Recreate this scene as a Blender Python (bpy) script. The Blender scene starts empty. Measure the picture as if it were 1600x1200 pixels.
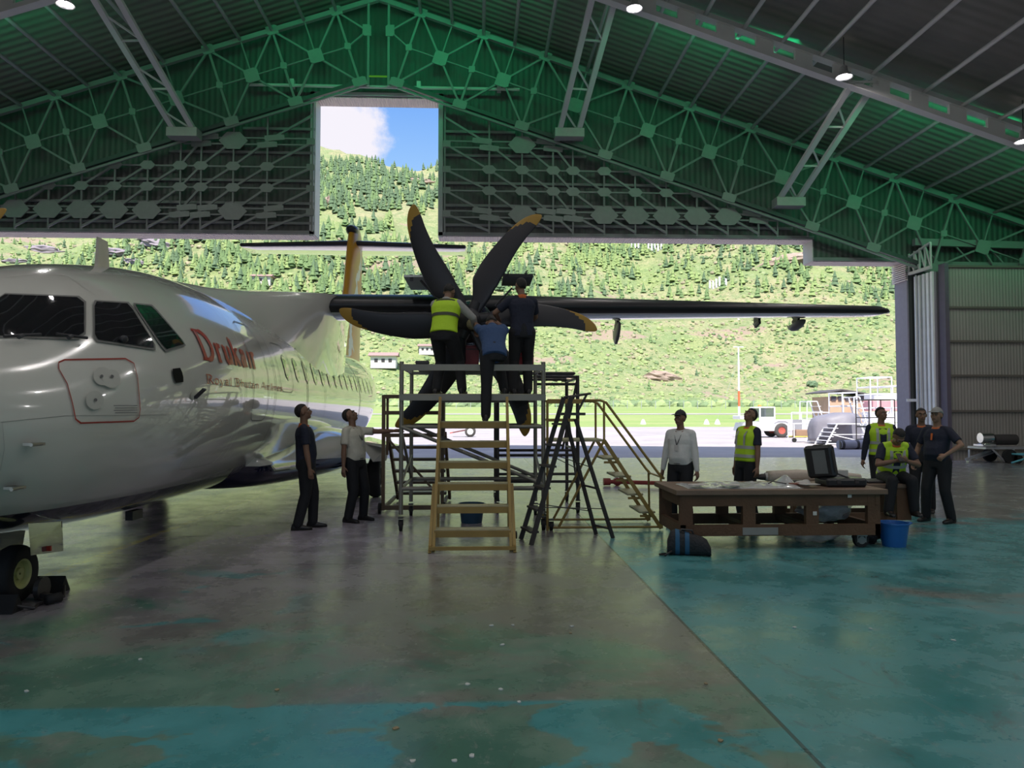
import bpy, bmesh, math, random
from math import sin, cos, pi, radians as R, sqrt, atan2
from mathutils import Vector as V, Matrix, noise
from mathutils.bvhtree import BVHTree
random.seed(7)
SC = bpy.context.scene
COL = SC.collection

# ---------------------------------------------------------------- camera
F_PX = 1168.0
CAM = V((0, 0, 1.6)); YAW = R(2.45); PITCH = R(2.205)
cd = bpy.data.cameras.new('camera'); co = bpy.data.objects.new('camera', cd); COL.objects.link(co)
cd.sensor_fit = 'HORIZONTAL'; cd.sensor_width = 36.0; cd.lens = 36.0 * F_PX / 1600.0
cd.clip_start = 0.05; cd.clip_end = 9000
co.location = CAM; co.rotation_euler = (pi/2 + PITCH, 0, -YAW)
SC.camera = co
FW = V((sin(YAW)*cos(PITCH), cos(YAW)*cos(PITCH), sin(PITCH)))
RT = V((cos(YAW), -sin(YAW), 0)); UP = RT.cross(FW)
def ray(px, py): return (FW + RT*((px-800)/F_PX) + UP*((600-py)/F_PX))
def PY(px, py, Y):
    d = ray(px, py); return CAM + d*(Y/d.y)
def PX(px, py, X):
    d = ray(px, py); return CAM + d*(X/d.x)
def PZ(px, py, Z=0.0):
    d = ray(px, py); return CAM + d*((Z-CAM.z)/d.z)

# ---------------------------------------------------------------- exposure, sky, sun
SC.view_settings.view_transform = 'Standard'; SC.view_settings.look = 'None'
SC.view_settings.exposure = 0.0; SC.view_settings.gamma = 1.0
SC.view_settings.use_curve_mapping = False
cy = SC.cycles
cy.use_denoising = True; cy.max_bounces = 8; cy.diffuse_bounces = 4; cy.glossy_bounces = 4
cy.transmission_bounces = 6; cy.transparent_max_bounces = 8; cy.sample_clamp_indirect = 6.0
cy.caustics_reflective = False; cy.caustics_refractive = False

SKY_STRENGTH = 1.0; SUN_STRENGTH = 8.2
W = bpy.data.worlds.new('sky'); SC.world = W; W.use_nodes = True
nt = W.node_tree; nt.nodes.clear()
def WN(t, **k):
    n = nt.nodes.new(t)
    for a, b in k.items(): setattr(n, a, b)
    return n
tc = WN('ShaderNodeTexCoord')
sx = WN('ShaderNodeSeparateXYZ'); nt.links.new(tc.outputs['Generated'], sx.inputs[0])
ramp = WN('ShaderNodeValToRGB'); nt.links.new(sx.outputs['Z'], ramp.inputs[0])
cr = ramp.color_ramp; cr.elements[0].position = 0.0; cr.elements[0].color = (0.62, 0.80, 1.0, 1)
cr.elements[1].position = 1.0; cr.elements[1].color = (0.10, 0.26, 0.80, 1)
e = cr.elements.new(0.30); e.color = (0.34, 0.60, 1.0, 1)
e = cr.elements.new(0.42); e.color = (0.15, 0.38, 0.95, 1)
# clouds: noise on the sky direction, thicker around one bank low in the north
nz = WN('ShaderNodeTexNoise'); nz.inputs['Scale'].default_value = 5.5; nz.inputs['Detail'].default_value = 9
nz.inputs['Roughness'].default_value = 0.62
nt.links.new(tc.outputs['Generated'], nz.inputs['Vector'])
cdir = ray(505, 205).normalized()
dist = WN('ShaderNodeVectorMath', operation='DISTANCE'); nt.links.new(tc.outputs['Generated'], dist.inputs[0])
dist.inputs[1].default_value = cdir
mr = WN('ShaderNodeMapRange'); nt.links.new(dist.outputs['Value'], mr.inputs['Value'])
mr.inputs['From Min'].default_value = 0.0; mr.inputs['From Max'].default_value = 0.105
mr.inputs['To Min'].default_value = 0.36; mr.inputs['To Max'].default_value = -0.06
add = WN('ShaderNodeMath', operation='ADD'); nt.links.new(nz.outputs['Fac'], add.inputs[0]); nt.links.new(mr.outputs[0], add.inputs[1])
cl = WN('ShaderNodeMapRange'); cl.interpolation_type = 'SMOOTHSTEP'

cl.inputs['From Min'].default_value = 0.55; cl.inputs['From Max'].default_value = 0.68
# unseen bright cloud added overhead for fill light, more than over the northern ridge
hi = WN('ShaderNodeMapRange'); nt.links.new(sx.outputs['Z'], hi.inputs['Value'])
hi.inputs['From Min'].default_value = 0.50; hi.inputs['From Max'].default_value = 0.75
hi.inputs['To Min'].default_value = 0.0; hi.inputs['To Max'].default_value = 0.16
add2 = WN('ShaderNodeMath', operation='ADD'); nt.links.new(add.outputs[0], add2.inputs[0]); nt.links.new(hi.outputs[0], add2.inputs[1])
cb = WN('ShaderNodeMapRange'); nt.links.new(sx.outputs['Z'], cb.inputs['Value'])
cb.inputs['From Min'].default_value = 0.45; cb.inputs['From Max'].default_value = 0.75
cb.inputs['To Min'].default_value = 0.93; cb.inputs['To Max'].default_value = 1.9
cbc = WN('ShaderNodeVectorMath', operation='SCALE'); cbc.inputs[0].default_value = (1.0, 0.965, 1.05); nt.links.new(cb.outputs[0], cbc.inputs['Scale'])
nt.links.new(add2.outputs[0], cl.inputs['Value'])
mx = WN('ShaderNodeMix', data_type='RGBA'); nt.links.new(cl.outputs[0], mx.inputs['Factor'])
nt.links.new(ramp.outputs['Color'], mx.inputs['A']); nt.links.new(cbc.outputs[0], mx.inputs['B'])
bg = WN('ShaderNodeBackground'); nt.links.new(mx.outputs['Result'], bg.inputs['Color']); bg.inputs['Strength'].default_value = SKY_STRENGTH
wo = WN('ShaderNodeOutputWorld'); nt.links.new(bg.outputs[0], wo.inputs[0])

sd = bpy.data.lights.new('sun', 'SUN'); sd.energy = SUN_STRENGTH; sd.angle = R(0.53); sd.color = (1.0, 0.96, 0.88)
so = bpy.data.objects.new('sun', sd); COL.objects.link(so); so.location = (0, -10, 60)
so.rotation_euler = (R(33), 0, R(-6))     # high, behind the hangar: lights the slope opposite

def area(name, loc, aim, sx_, sy_, power, color=(1, 1, 1), shape='RECTANGLE', spread=None):
    d = bpy.data.lights.new(name, 'AREA'); d.shape = shape; d.size = sx_
    if shape in ('RECTANGLE', 'ELLIPSE'): d.size_y = sy_
    d.energy = power; d.color = color
    if spread: d.spread = R(spread)
    o = bpy.data.objects.new(name, d); COL.objects.link(o); o.location = loc
    o.rotation_euler = V(aim).to_track_quat('-Z', 'Y').to_euler()
    return o

# ---------------------------------------------------------------- helpers
ORG = {}
def _lnk(o, parent=None):
    COL.objects.link(o)
    if parent is not None: o.parent = parent
    return o
def tag(o, label=None, cat=None, group=None, kind=None):
    if label: o['label'] = label
    if cat: o['category'] = cat
    if group: o['group'] = group
    if kind: o['kind'] = kind
    return o
def thing(name, label, cat, loc=(0, 0, 0), rotz=0.0, group=None):
    o = bpy.data.objects.new(name, None); o.empty_display_size = 0.2
    o.location = loc; o.rotation_euler = (0, 0, rotz); _lnk(o)
    ORG[o.name] = V(loc) if rotz == 0 else V((0, 0, 0))
    return tag(o, label, cat, group)
def copy_tree(o, parent=None):
    c = o.copy(); COL.objects.link(c)
    if parent is not None: c.parent = parent
    for ch in [x for x in bpy.data.objects if x.parent == o]: copy_tree(ch, c)
    return c

def frame(d, up=V((0, 0, 1))):
    d = V(d).normalized()
    if abs(d.dot(up)) > 0.98: up = V((0, 1, 0))
    x = d.cross(up).normalized(); y = x.cross(d)
    return x, y, d
class MB:
    def __init__(s): s.v = []; s.f = []; s.m = []; s.cur = 0
    def add(s, vs, fs):
        b = len(s.v); s.v += [tuple(p) for p in vs]
        for f in fs: s.f.append(tuple(b+i for i in f)); s.m.append(s.cur)
        return s
    def box(s, c, size, M=None, bev=0.0):
        c = V(c); hx, hy, hz = size[0]/2, size[1]/2, size[2]/2
        if bev <= 0:
            P = [V((x*hx, y*hy, z*hz)) for z in (-1, 1) for y in (-1, 1) for x in (-1, 1)]
            Fs = [(0,2,3,1),(4,5,7,6),(0,1,5,4),(2,6,7,3),(0,4,6,2),(1,3,7,5)]
        else:
            b = min(bev, hx*.9, hy*.9, hz*.9)
            P = []; ring = []
            # rounded in all edges: three inset slabs hull (chamfer box 24 verts)
            idx = {}
            for sx1 in (-1, 1):
                for sy1 in (-1, 1):
                    for sz1 in (-1, 1):
                        for ax in range(3):
                            q = [sx1*(hx-b), sy1*(hy-b), sz1*(hz-b)]
                            q[ax] += (sx1, sy1, sz1)[ax]*b
                            idx[(sx1, sy1, sz1, ax)] = len(P); P.append(V(q))
            Fs = []
            for ax in range(3):
                o1, o2 = [(1, 2), (2, 0), (0, 1)][ax]
                for sg in (-1, 1):
                    q = []
                    for a_, b_ in ((-1, -1), (1, -1), (1, 1), (-1, 1)):
                        k = [0, 0, 0]; k[ax] = sg; k[o1] = a_; k[o2] = b_
                        q.append(idx[(k[0], k[1], k[2], ax)])
                    Fs.append(tuple(q if sg > 0 else q[::-1]))
            for ax in range(3):          # edges along ax
                o1, o2 = [(1, 2), (2, 0), (0, 1)][ax]
                for a_ in (-1, 1):
                    for b_ in (-1, 1):
                        def K(t, face):
                            k = [0, 0, 0]; k[ax] = t; k[o1] = a_; k[o2] = b_
                            return idx[(k[0], k[1], k[2], face)]
                        q = [K(-1, o1), K(1, o1), K(1, o2), K(-1, o2)]
                        Fs.append(tuple(q if a_*b_ < 0 else q[::-1]))
            for sx1 in (-1, 1):
                for sy1 in (-1, 1):
                    for sz1 in (-1, 1):
                        q = [idx[(sx1, sy1, sz1, k)] for k in range(3)]
                        Fs.append(tuple(q if sx1*sy1*sz1 > 0 else q[::-1]))
        if M is not None: P = [M @ p for p in P]
        return s.add([p+c for p in P], Fs)
    def beam(s, a, b, w, h=None, up=V((0, 0, 1))):
        a, b = V(a), V(b); h = h or w
        x, y, d = frame(b-a, up)
        P = [q + x*sx_*w/2 + y*sy_*h/2 for q in (a, b) for sx_, sy_ in ((-1, -1), (1, -1), (1, 1), (-1, 1))]
        return s.add(P, [(3,2,1,0),(4,5,6,7),(0,1,5,4),(1,2,6,5),(2,3,7,6),(3,0,4,7)])
    def tube(s, pts, r, n=10, cap=True):
        pts = [V(p) for p in pts]; rs = r if isinstance(r, (list, tuple)) else [r]*len(pts)
        rings = []; px_ = None
        for i, p in enumerate(pts):
            d = (pts[min(i+1, len(pts)-1)] - pts[max(i-1, 0)]).normalized()
            if px_ is None: x, y, _ = frame(d)
            else:
                x = (px_ - d*px_.dot(d)).normalized(); y = d.cross(x)
                y = x.cross(d) if False else y
            if px_ is None: y = d.cross(x)
            px_ = x
            rings.append([p + x*cos(2*pi*k/n)*rs[i] + y*sin(2*pi*k/n)*rs[i] for k in range(n)])
        return s.loft(rings, cap)
    def loft(s, rings, cap=True, closed=True, flip=False):
        n = len(rings[0]); vs = [p for r_ in rings for p in r_]; fs = []
        for i in range(len(rings)-1):
            for k in range(n if closed else n-1):
                a, b = i*n+k, i*n+(k+1) % n
                fs.append((a, b, b+n, a+n) if not flip else (a, a+n, b+n, b))
        if cap and closed:
            c0, c1 = tuple(range(n))[::-1], tuple(range((len(rings)-1)*n, len(rings)*n))
            fs += [c0, c1] if not flip else [c0[::-1], c1[::-1]]
        return s.add(vs, fs)
    def sphere(s, c, r, n=12, m=8, M=None):
        c = V(c); r = V(r) if not isinstance(r, (int, float)) else V((r, r, r))
        rings = []
        for i in range(m+1):
            t = pi*i/m; t = min(max(t, 1e-3), pi-1e-3)
            ring = []
            for k in range(n):
                p = V((r.x*sin(t)*cos(2*pi*k/n), r.y*sin(t)*sin(2*pi*k/n), -r.z*cos(t)))
                ring.append(c + (M @ p if M is not None else p))
            rings.append(ring)
        return s.loft(rings)
    def cyl(s, a, b, r, n=16, r2=None):
        return s.tube([a, b], [r, r if r2 is None else r2], n)
    def prism(s, poly, ext):      # poly: list of 3D points, ext: vector
        n = len(poly); ext = V(ext); a = [V(p) for p in poly]
        nrm = V((0, 0, 0))
        for i in range(n): nrm += (a[i]-a[0]).cross(a[(i+1) % n]-a[0])
        if nrm.dot(ext) > 0: a = a[::-1]
        vs = a + [p+ext for p in a]
        fs = [tuple(range(n)), tuple(range(2*n-1, n-1, -1))]
        fs += [((i+1) % n, i, i+n, (i+1) % n+n) for i in range(n)]
        return s.add(vs, fs)
    def lathe(s, prof, n=24, c=(0, 0, 0), M=None, cap=False):
        c = V(c); rings = []
        for r_, z in prof:
            rings.append([c + (M @ V((r_*cos(2*pi*k/n), r_*sin(2*pi*k/n), z)) if M is not None else V((r_*cos(2*pi*k/n), r_*sin(2*pi*k/n), z))) for k in range(n)])
        return s.loft(rings, cap)
    def build(s, name, mats, parent=None, smooth=False, sm_angle=None, world=True, bevel=0.0):
        me = bpy.data.meshes.new(name)
        off = V((0, 0, 0))
        if parent is not None and world: off = ORG.get(parent.name, V((0, 0, 0)))
        me.from_pydata([(p[0]-off.x, p[1]-off.y, p[2]-off.z) for p in s.v], [], s.f)
        if not isinstance(mats, (list, tuple)): mats = [mats]
        for m in mats: me.materials.append(m)
        if len(mats) > 1:
            me.polygons.foreach_set('material_index', s.m)
        me.validate()
        if smooth:
            me.polygons.foreach_set('use_smooth', [True]*len(me.polygons))
            if sm_angle is not None:
                try: me.set_sharp_from_angle(angle=R(sm_angle))
                except Exception: pass
        me.update()
        o = bpy.data.objects.new(name, me); _lnk(o, parent)
        if bevel > 0:
            md = o.modifiers.new('bevel', 'BEVEL'); md.width = bevel; md.segments = 2; md.limit_method = 'ANGLE'
        ORG[o.name] = off
        return o

# ---------------------------------------------------------------- materials
MATS = {}
def mat(name, col, rough=0.6, metal=0.0, var=0.12, scale=6.0, bump=0.0, coat=0.0, emit=None, es=0.0, trans=0.0, alpha=1.0, bscale=None, spec=None):
    if name in MATS: return MATS[name]
    m = bpy.data.materials.new(name); m.use_nodes = True; t = m.node_tree
    b = t.nodes['Principled BSDF']
    b.inputs['Roughness'].default_value = rough; b.inputs['Metallic'].default_value = metal
    if spec is not None: b.inputs['Specular IOR Level'].default_value = spec
    if coat: b.inputs['Coat Weight'].default_value = coat; b.inputs['Coat Roughness'].default_value = 0.03
    co_ = t.nodes.new('ShaderNodeTexCoord')
    n = t.nodes.new('ShaderNodeTexNoise'); n.inputs['Scale'].default_value = scale; n.inputs['Detail'].default_value = 5
    t.links.new(co_.outputs['Object'], n.inputs['Vector'])
    mx_ = t.nodes.new('ShaderNodeMix'); mx_.data_type = 'RGBA'
    mx_.inputs['A'].default_value = (*[c*(1-var) for c in col], 1); mx_.inputs['B'].default_value = (*[min(1, c*(1+var)) for c in col], 1)
    t.links.new(n.outputs['Fac'], mx_.inputs['Factor']); t.links.new(mx_.outputs['Result'], b.inputs['Base Color'])
    if bump:
        n2 = t.nodes.new('ShaderNodeTexNoise'); n2.inputs['Scale'].default_value = bscale or scale*4; n2.inputs['Detail'].default_value = 4
        t.links.new(co_.outputs['Object'], n2.inputs['Vector'])
        bp = t.nodes.new('ShaderNodeBump'); bp.inputs['Strength'].default_value = bump; bp.inputs['Distance'].default_value = 0.02
        t.links.new(n2.outputs['Fac'], bp.inputs['Height']); t.links.new(bp.outputs[0], b.inputs['Normal'])
    if emit: b.inputs['Emission Color'].default_value = (*emit, 1); b.inputs['Emission Strength'].default_value = es
    if trans: b.inputs['Transmission Weight'].default_value = trans
    if alpha < 1: b.inputs['Alpha'].default_value = alpha
    MATS[name] = m
    return m
def nodes(m): return m.node_tree, m.node_tree.nodes['Principled BSDF']
def wave_mat(name, col, pitch, axis='X', rough=0.5, metal=0.0, strength=0.6, var=0.15, dist=0.03):
    """corrugated sheet: ribs as a bump, pitch in metres"""
    m = mat(name, col, rough, metal, var, 0.6); t, b = nodes(m)
    c = t.nodes.new('ShaderNodeTexCoord'); w = t.nodes.new('ShaderNodeTexWave')
    w.wave_type = 'BANDS'; w.bands_direction = axis; w.wave_profile = 'SIN'
    w.inputs['Scale'].default_value = 1.0/pitch * 0.314159*1.0   # wave: period = 2*pi/(20*scale)
    t.links.new(c.outputs['Object'], w.inputs['Vector'])
    bp = t.nodes.new('ShaderNodeBump'); bp.inputs['Strength'].default_value = strength; bp.inputs['Distance'].default_value = dist
    t.links.new(w.outputs['Fac'], bp.inputs['Height']); t.links.new(bp.outputs[0], b.inputs['Normal'])
    return m
STEEL = mat('painted_truss_steel', (0.25, 0.25, 0.25), 0.55, 0.0, 0.15, 2.0)
WSTEEL = mat('white_painted_tube', (0.62, 0.60, 0.58), 0.5, 0.0, 0.12, 2.0)
DARK = mat('dark_metal', (0.03, 0.03, 0.035), 0.5)
BLACK = mat('black_rubber', (0.012, 0.012, 0.013), 0.75)
# ---------------------------------------------------------------- large lights: daylight through the green roof lights
X0 = -3.55                      # hangar centre line
def roofz(X): return 16.55 - 0.334*abs(X-X0)
GREEN = (0.01, 1.0, 0.36)
for s in (-1, 1):               # translucent green roof lights along each slope, shining down and towards the gable
    for k, (x_, p_, w_) in enumerate(((3.0, 85, 5), (10.4, 42, 4.6), (17.2, 38, 4), (21.8, 38, 4))):
        area('roof_light', (X0+s*x_, 20.75, roofz(X0+s*x_)-.95), (0, 1, 0.25), w_, 0.4, p_*(1.0 if s > 0 else .6), GREEN, spread=140)

# ---------------------------------------------------------------- floor
fm = mat('painted_concrete', (0.2, 0.2, 0.18), 0.4); t, b = nodes(fm)
def N(t, k, **kw):
    n = t.nodes.new(k)
    for a, c in kw.items(): setattr(n, a, c)
    return n
def noise_(t, vec, scale, detail=6, rough=0.6, dist=0.0):
    n = N(t, 'ShaderNodeTexNoise'); n.inputs['Scale'].default_value = scale; n.inputs['Detail'].default_value = detail
    n.inputs['Roughness'].default_value = rough; n.inputs['Distortion'].default_value = dist
    t.links.new(vec, n.inputs['Vector']); return n.outputs['Fac']
def mrange(t, v, a, b_, c=0.0, d=1.0, smooth=True):
    n = N(t, 'ShaderNodeMapRange'); n.interpolation_type = 'SMOOTHSTEP' if smooth else 'LINEAR'
    t.links.new(v, n.inputs['Value']); n.inputs['From Min'].default_value = a; n.inputs['From Max'].default_value = b_
    n.inputs['To Min'].default_value = c; n.inputs['To Max'].default_value = d; return n.outputs[0]
def mth(t, op, a, b_=None):
    n = N(t, 'ShaderNodeMath', operation=op)
    for i, q in enumerate((a, b_)):
        if q is None: continue
        if isinstance(q, (int, float)): n.inputs[i].default_value = q
        else: t.links.new(q, n.inputs[i])
    return n.outputs[0]
def mixc(t, f, a, b_):
    n = N(t, 'ShaderNodeMix', data_type='RGBA')
    for k, q in (('Factor', f), ('A', a), ('B', b_)):
        if isinstance(q, (int, float)): n.inputs[k].default_value = q
        elif isinstance(q, tuple): n.inputs[k].default_value = (*q, 1)
        else: t.links.new(q, n.inputs[k])
    return n.outputs['Result']
def mscale(t, vec, s):
    n = N(t, 'ShaderNodeMapping'); n.inputs['Scale'].default_value = s; t.links.new(vec, n.inputs['Vector']); return n.outputs[0]
gc = N(t, 'ShaderNodeNewGeometry').outputs['Position']
sp = N(t, 'ShaderNodeSeparateXYZ'); t.links.new(gc, sp.inputs[0])
big = noise_(t, gc, 0.55, 7, 0.62, 0.4); fine = noise_(t, gc, 7.0, 8, 0.7); mid = noise_(t, gc, 1.6, 6, 0.65, 0.2)
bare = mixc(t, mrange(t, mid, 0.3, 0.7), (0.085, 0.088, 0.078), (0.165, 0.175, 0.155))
glarec = mixc(t, mrange(t, mid, .3, .7), (.27, .235, .30), (.42, .385, .46))      # lavender glare from the door painted into the bare slab colour
glare_mask = mth(t, 'SUBTRACT', mth(t, 'ADD', sp.outputs['Y'], mth(t, 'MULTIPLY', big, 4.0)), mth(t, 'MULTIPLY', sp.outputs['X'], .9))
bare = mixc(t, mrange(t, glare_mask, 8.5, 14.5), bare, glarec)
bare = mixc(t, mrange(t, fine, 0.35, 0.65, 0, 0.5), bare, (0.16, 0.165, 0.15))
oldp = mixc(t, mrange(t, mid, 0.35, 0.7), (0.055, 0.14, 0.105), (0.11, 0.20, 0.155))     # worn green coat
teal = mixc(t, mrange(t, mid, 0.3, 0.7), (0.03, 0.17, 0.175), (0.06, 0.25, 0.265))        # newer teal coat
# worn green coat: patchy over the left bay
edge = mth(t, 'ADD', sp.outputs['Y'], mth(t, 'MULTIPLY', big, 3.0))
m1 = mth(t, 'ADD', big, mrange(t, edge, 4.0, 10.0, 0.14, -0.22, False))
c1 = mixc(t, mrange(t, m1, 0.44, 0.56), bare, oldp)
# teal in two places: the strip nearest the camera and the whole right bay
jag = mth(t, 'ADD', sp.outputs['Y'], mth(t, 'MULTIPLY', mid, 0.5))
strip = mrange(t, sp.outputs['Y'], 4.18, 4.24, 1.0, 0.0)
patch = noise_(t, mscale(t, gc, (0.9, 1.3, 1)), 1.15, 5, 0.55, 0.6)
m2 = mth(t, 'MULTIPLY', strip, mrange(t, patch, 0.46, 0.50))
band2 = mth(t, 'MULTIPLY', mrange(t, sp.outputs['Y'], 4.9, 5.6), mrange(t, sp.outputs['Y'], 8.3, 7.2))
band2 = mth(t, 'MULTIPLY', band2, mrange(t, sp.outputs['X'], -1.2, -2.0))
m2b = mth(t, 'MULTIPLY', band2, mrange(t, patch, 0.55, 0.61, 0, .75))
right = mrange(t, sp.outputs['X'], 1.545, 1.56)
rp = mth(t, 'ADD', big, mrange(t, sp.outputs['Y'], 8.5, 17.0, 0.18, -0.3, False))
m3 = mth(t, 'MULTIPLY', right, mrange(t, rp, 0.45, 0.60, 0, .9))
c2 = mixc(t, mth(t, 'MAXIMUM', m2, m2b), c1, teal); c3 = mixc(t, m3, c2, teal)
# stains, scuffs
st = noise_(t, gc, 3.2, 9, 0.75, 0.8)
c4 = mixc(t, mrange(t, st, 0.62, 0.75, 0, .55), c3, (0.035, 0.033, 0.03))
c4 = mixc(t, mrange(t, fine, 0.58, 0.75, 0, .6), c4, (0.3, 0.33, 0.31))
st2 = noise_(t, mscale(t, gc, (1.4, .7, 1)), 2.1, 10, .8, 1.2)
c4 = mixc(t, mrange(t, st2, 0.54, 0.66, 0, .45), c4, (0.045, 0.042, 0.038))
c4 = mixc(t, mrange(t, st2, 0.42, 0.34, 0, .35), c4, (0.26, 0.28, 0.26))
# joints between the slabs
def line(v, at_, w): return mrange(t, mth(t, 'ABSOLUTE', mth(t, 'SUBTRACT', v, at_)), w*0.6, w, 1.0, 0.0)
j = mth(t, 'MAXIMUM', line(sp.outputs['X'], 1.55, 0.014), line(sp.outputs['Y'], 8.05, 0.01))
j = mth(t, 'MAXIMUM', j, line(sp.outputs['Y'], 15.0, 0.015))
c5 = mixc(t, mth(t, 'MULTIPLY', j, 0.75), c4, (0.02, 0.02, 0.018))
# worn yellow centre line
yl = mth(t, 'MULTIPLY', line(sp.outputs['X'], -4.25, 0.075), mrange(t, fine, 0.40, 0.55))
c6 = mixc(t, mth(t, 'MULTIPLY', yl, 0.8), c5, (0.5, 0.42, 0.12))
vm = N(t, 'ShaderNodeVectorMath', operation='SCALE'); t.links.new(c6, vm.inputs[0]); vm.inputs['Scale'].default_value = 1.3
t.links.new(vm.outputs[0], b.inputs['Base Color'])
rr = mixc(t, mrange(t, mid, 0.3, 0.72), (0.18, 0.18, 0.18), (0.42, 0.42, 0.42))
rr = mixc(t, mrange(t, sp.outputs['Y'], 7.0, 12.0, 0, .6), rr, (.2, .2, .2))
rr = mixc(t, mrange(t, st, 0.5, 0.7, 0, .6), rr, (0.17, 0.17, 0.17))
t.links.new(rr, b.inputs['Roughness']); b.inputs['IOR'].default_value = 1.42
bp = N(t, 'ShaderNodeBump'); bp.inputs['Strength'].default_value = 0.3; bp.inputs['Distance'].default_value = 0.010
hh = mth(t, 'SUBTRACT', mth(t, 'ADD', mid, mth(t, 'MULTIPLY', fine, 0.35)), mth(t, 'MULTIPLY', j, 0.8))
t.links.new(hh, bp.inputs['Height']); t.links.new(bp.outputs[0], b.inputs['Normal'])
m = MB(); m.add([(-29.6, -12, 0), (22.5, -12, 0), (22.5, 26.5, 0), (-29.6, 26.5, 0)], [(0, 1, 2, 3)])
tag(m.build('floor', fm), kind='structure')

# ---------------------------------------------------------------- shell
CLAD = wave_mat('ribbed_wall_cladding', (0.10, 0.105, 0.10), 0.20, 'X', 0.55, 0.1, 0.7)
CLADL = wave_mat('ribbed_light_cladding', (0.34, 0.32, 0.29), 0.11, 'X', 0.6, 0.0, 0.5)
CLADY = wave_mat('ribbed_side_cladding', (0.50, 0.50, 0.49), 0.18, 'Y', 0.6, 0.0, 0.7)
FLASH = wave_mat('ribbed_flashing', (0.84, 0.72, 0.70), 0.09, 'X', 0.6, 0.0, 0.8)
ROOF = wave_mat('ribbed_roof_sheet', (0.20, 0.18, 0.16), 0.33, 'Y', 0.7, 0.0, 0.8)
YA, YB = 26.4, 27.15
hz = 7.88                      # underside of the header
xl, xr = -5.86, -1.47          # sides of the tail slot
xs = (1283-750)/1168*YA        # the step on the right
xj = 15.55                     # right jamb
def gable(name, pts, kind='structure', mt=None):
    q = MB(); q.prism([(x, YA, z) for x, z in pts], (0, YB-YA, 0)); return tag(q.build(name, mt or CLAD), kind=kind)
HL, HR = X0-26, X0+26
gable('wall_front', [(HL, 0), (HL, roofz(HL)), (X0, roofz(X0)), (HR, roofz(HR)), (HR, 0), (xj, 0), (xj, 7.1), (xs, 7.1), (xs, hz), (xr, hz), (xr, 12.82), (xl, 12.82), (xl, hz), (2*X0-xj, hz), (2*X0-xj, 0)])
q = MB(); th = 0.25
for s in (-1, 1):
    e = X0+s*26
    q.prism([(X0, -12, roofz(X0)), (e, -12, roofz(e)), (e, -12, roofz(e)+th), (X0, -12, roofz(X0)+th)], (0, YB+12, 0))
tag(q.build('ceiling', ROOF), kind='structure')
for nm, x in (('wall_left', HL), ('wall_right', HR)):
    q = MB(); q.box((x + (-.15 if x < 0 else .15), 7.3, roofz(x)/2), (0.3, 39.0, roofz(x))); tag(q.build(nm, CLADY), kind='structure')
# back wall; its unseen wide doorway is added to let fill daylight in
q = MB(); bw, bh = 13.0, 6.0
q.prism([(HL, -12, 0), (HL, -12, roofz(HL)), (X0, -12, roofz(X0)), (HR, -12, roofz(HR)), (HR, -12, 0), (X0+bw, -12, 0), (X0+bw, -12, bh), (X0-bw, -12, bh), (X0-bw, -12, 0)], (0, -0.3, 0))
tag(q.build('wall_back', CLADL), kind='structure')
# flashings round the door opening (ribbed, pale, seen from below)
def flash(pts, w=0.03):
    q = MB()
    for (x1, z1), (x2, z2) in zip(pts, pts[1:]):
        horiz = abs(z1-z2) < 1e-6
        a, b_ = (min(x1, x2), max(x1, x2)), (min(z1, z2), max(z1, z2))
        q.box(((a[0]+a[1])/2, (YA+YB)/2, (b_[0]+b_[1])/2), ((a[1]-a[0]) if horiz else w, YB-YA+0.04, w if horiz else (b_[1]-b_[0])))
    return q
n_ = 1
for pts in ([(2*X0-xj, hz-.015), (xl, hz-.015)], [(xr, hz-.015), (xs, hz-.015)], [(xs, 7.085), (xj, 7.085)], [(xl, 12.805), (xr, 12.805)]):
    tag(flash(pts).build('trim_%d' % n_, FLASH), kind='structure'); n_ += 1
for pts in ([(xl+.015, hz), (xl+.015, 12.79)], [(xr-.015, hz), (xr-.015, 12.79)], [(xs-.015, 7.1), (xs-.015, hz)]):
    tag(flash(pts).build('trim_%d' % n_, WSTEEL), kind='structure'); n_ += 1
q = MB(); q.box((xj-.03, (YA+YB)/2, 3.4), (0.06, .8, 6.8)); tag(q.build('trim_%d' % n_, mat('jamb_steel', (.34, .30, .36), .6)), kind='structure'); n_ += 1
q = MB()
for k in range(9): q.box((xj-.09, (YA+YB)/2, 6.42+k*.075), (.09, .9, .045))
tag(q.build('trim_%d' % n_, FLASH), kind='structure'); n_ += 1
# inner edge angle along the header
for a, b_, z in ((2*X0-xj, xl, hz+.05), (xr, xs, hz+.05), (xs, xj, 7.15)):
    q = MB(); q.box(((a+b_)/2, YA-.05, z), (b_-a, .1, .12)); tag(q.build('trim_%d' % n_, STEEL), kind='structure'); n_ += 1
# slot frame
q = MB()
for x in (xl-.07, xr+.07): q.box((x, YA-.05, (hz+12.9)/2), (.14, .1, 12.9-hz+.14))
q.box(((xl+xr)/2, YA-.05, 12.9), (xr-xl+.28, .1, .12))
tag(q.build('trim_%d' % n_, mat('slot_frame', (.5, .48, .5), .5)), kind='structure'); n_ += 1
ra, rb = PY(389, 144, 26.0), PY(812, 148, 26.0)
q = MB(); q.tube([(ra.x, 26.0, 13.03), (rb.x, 26.0, 13.03)], .055)
for x in (PY(458, 0, 26).x, PY(655, 0, 26).x, PY(780, 0, 26).x): q.box((x, 26.05, 13.1), (.14, .2, .3))
o = q.build('hoist_rail', WSTEEL); tag(o, 'long pale tube rail fixed above the tall slot in the gable wall', 'rail')

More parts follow.
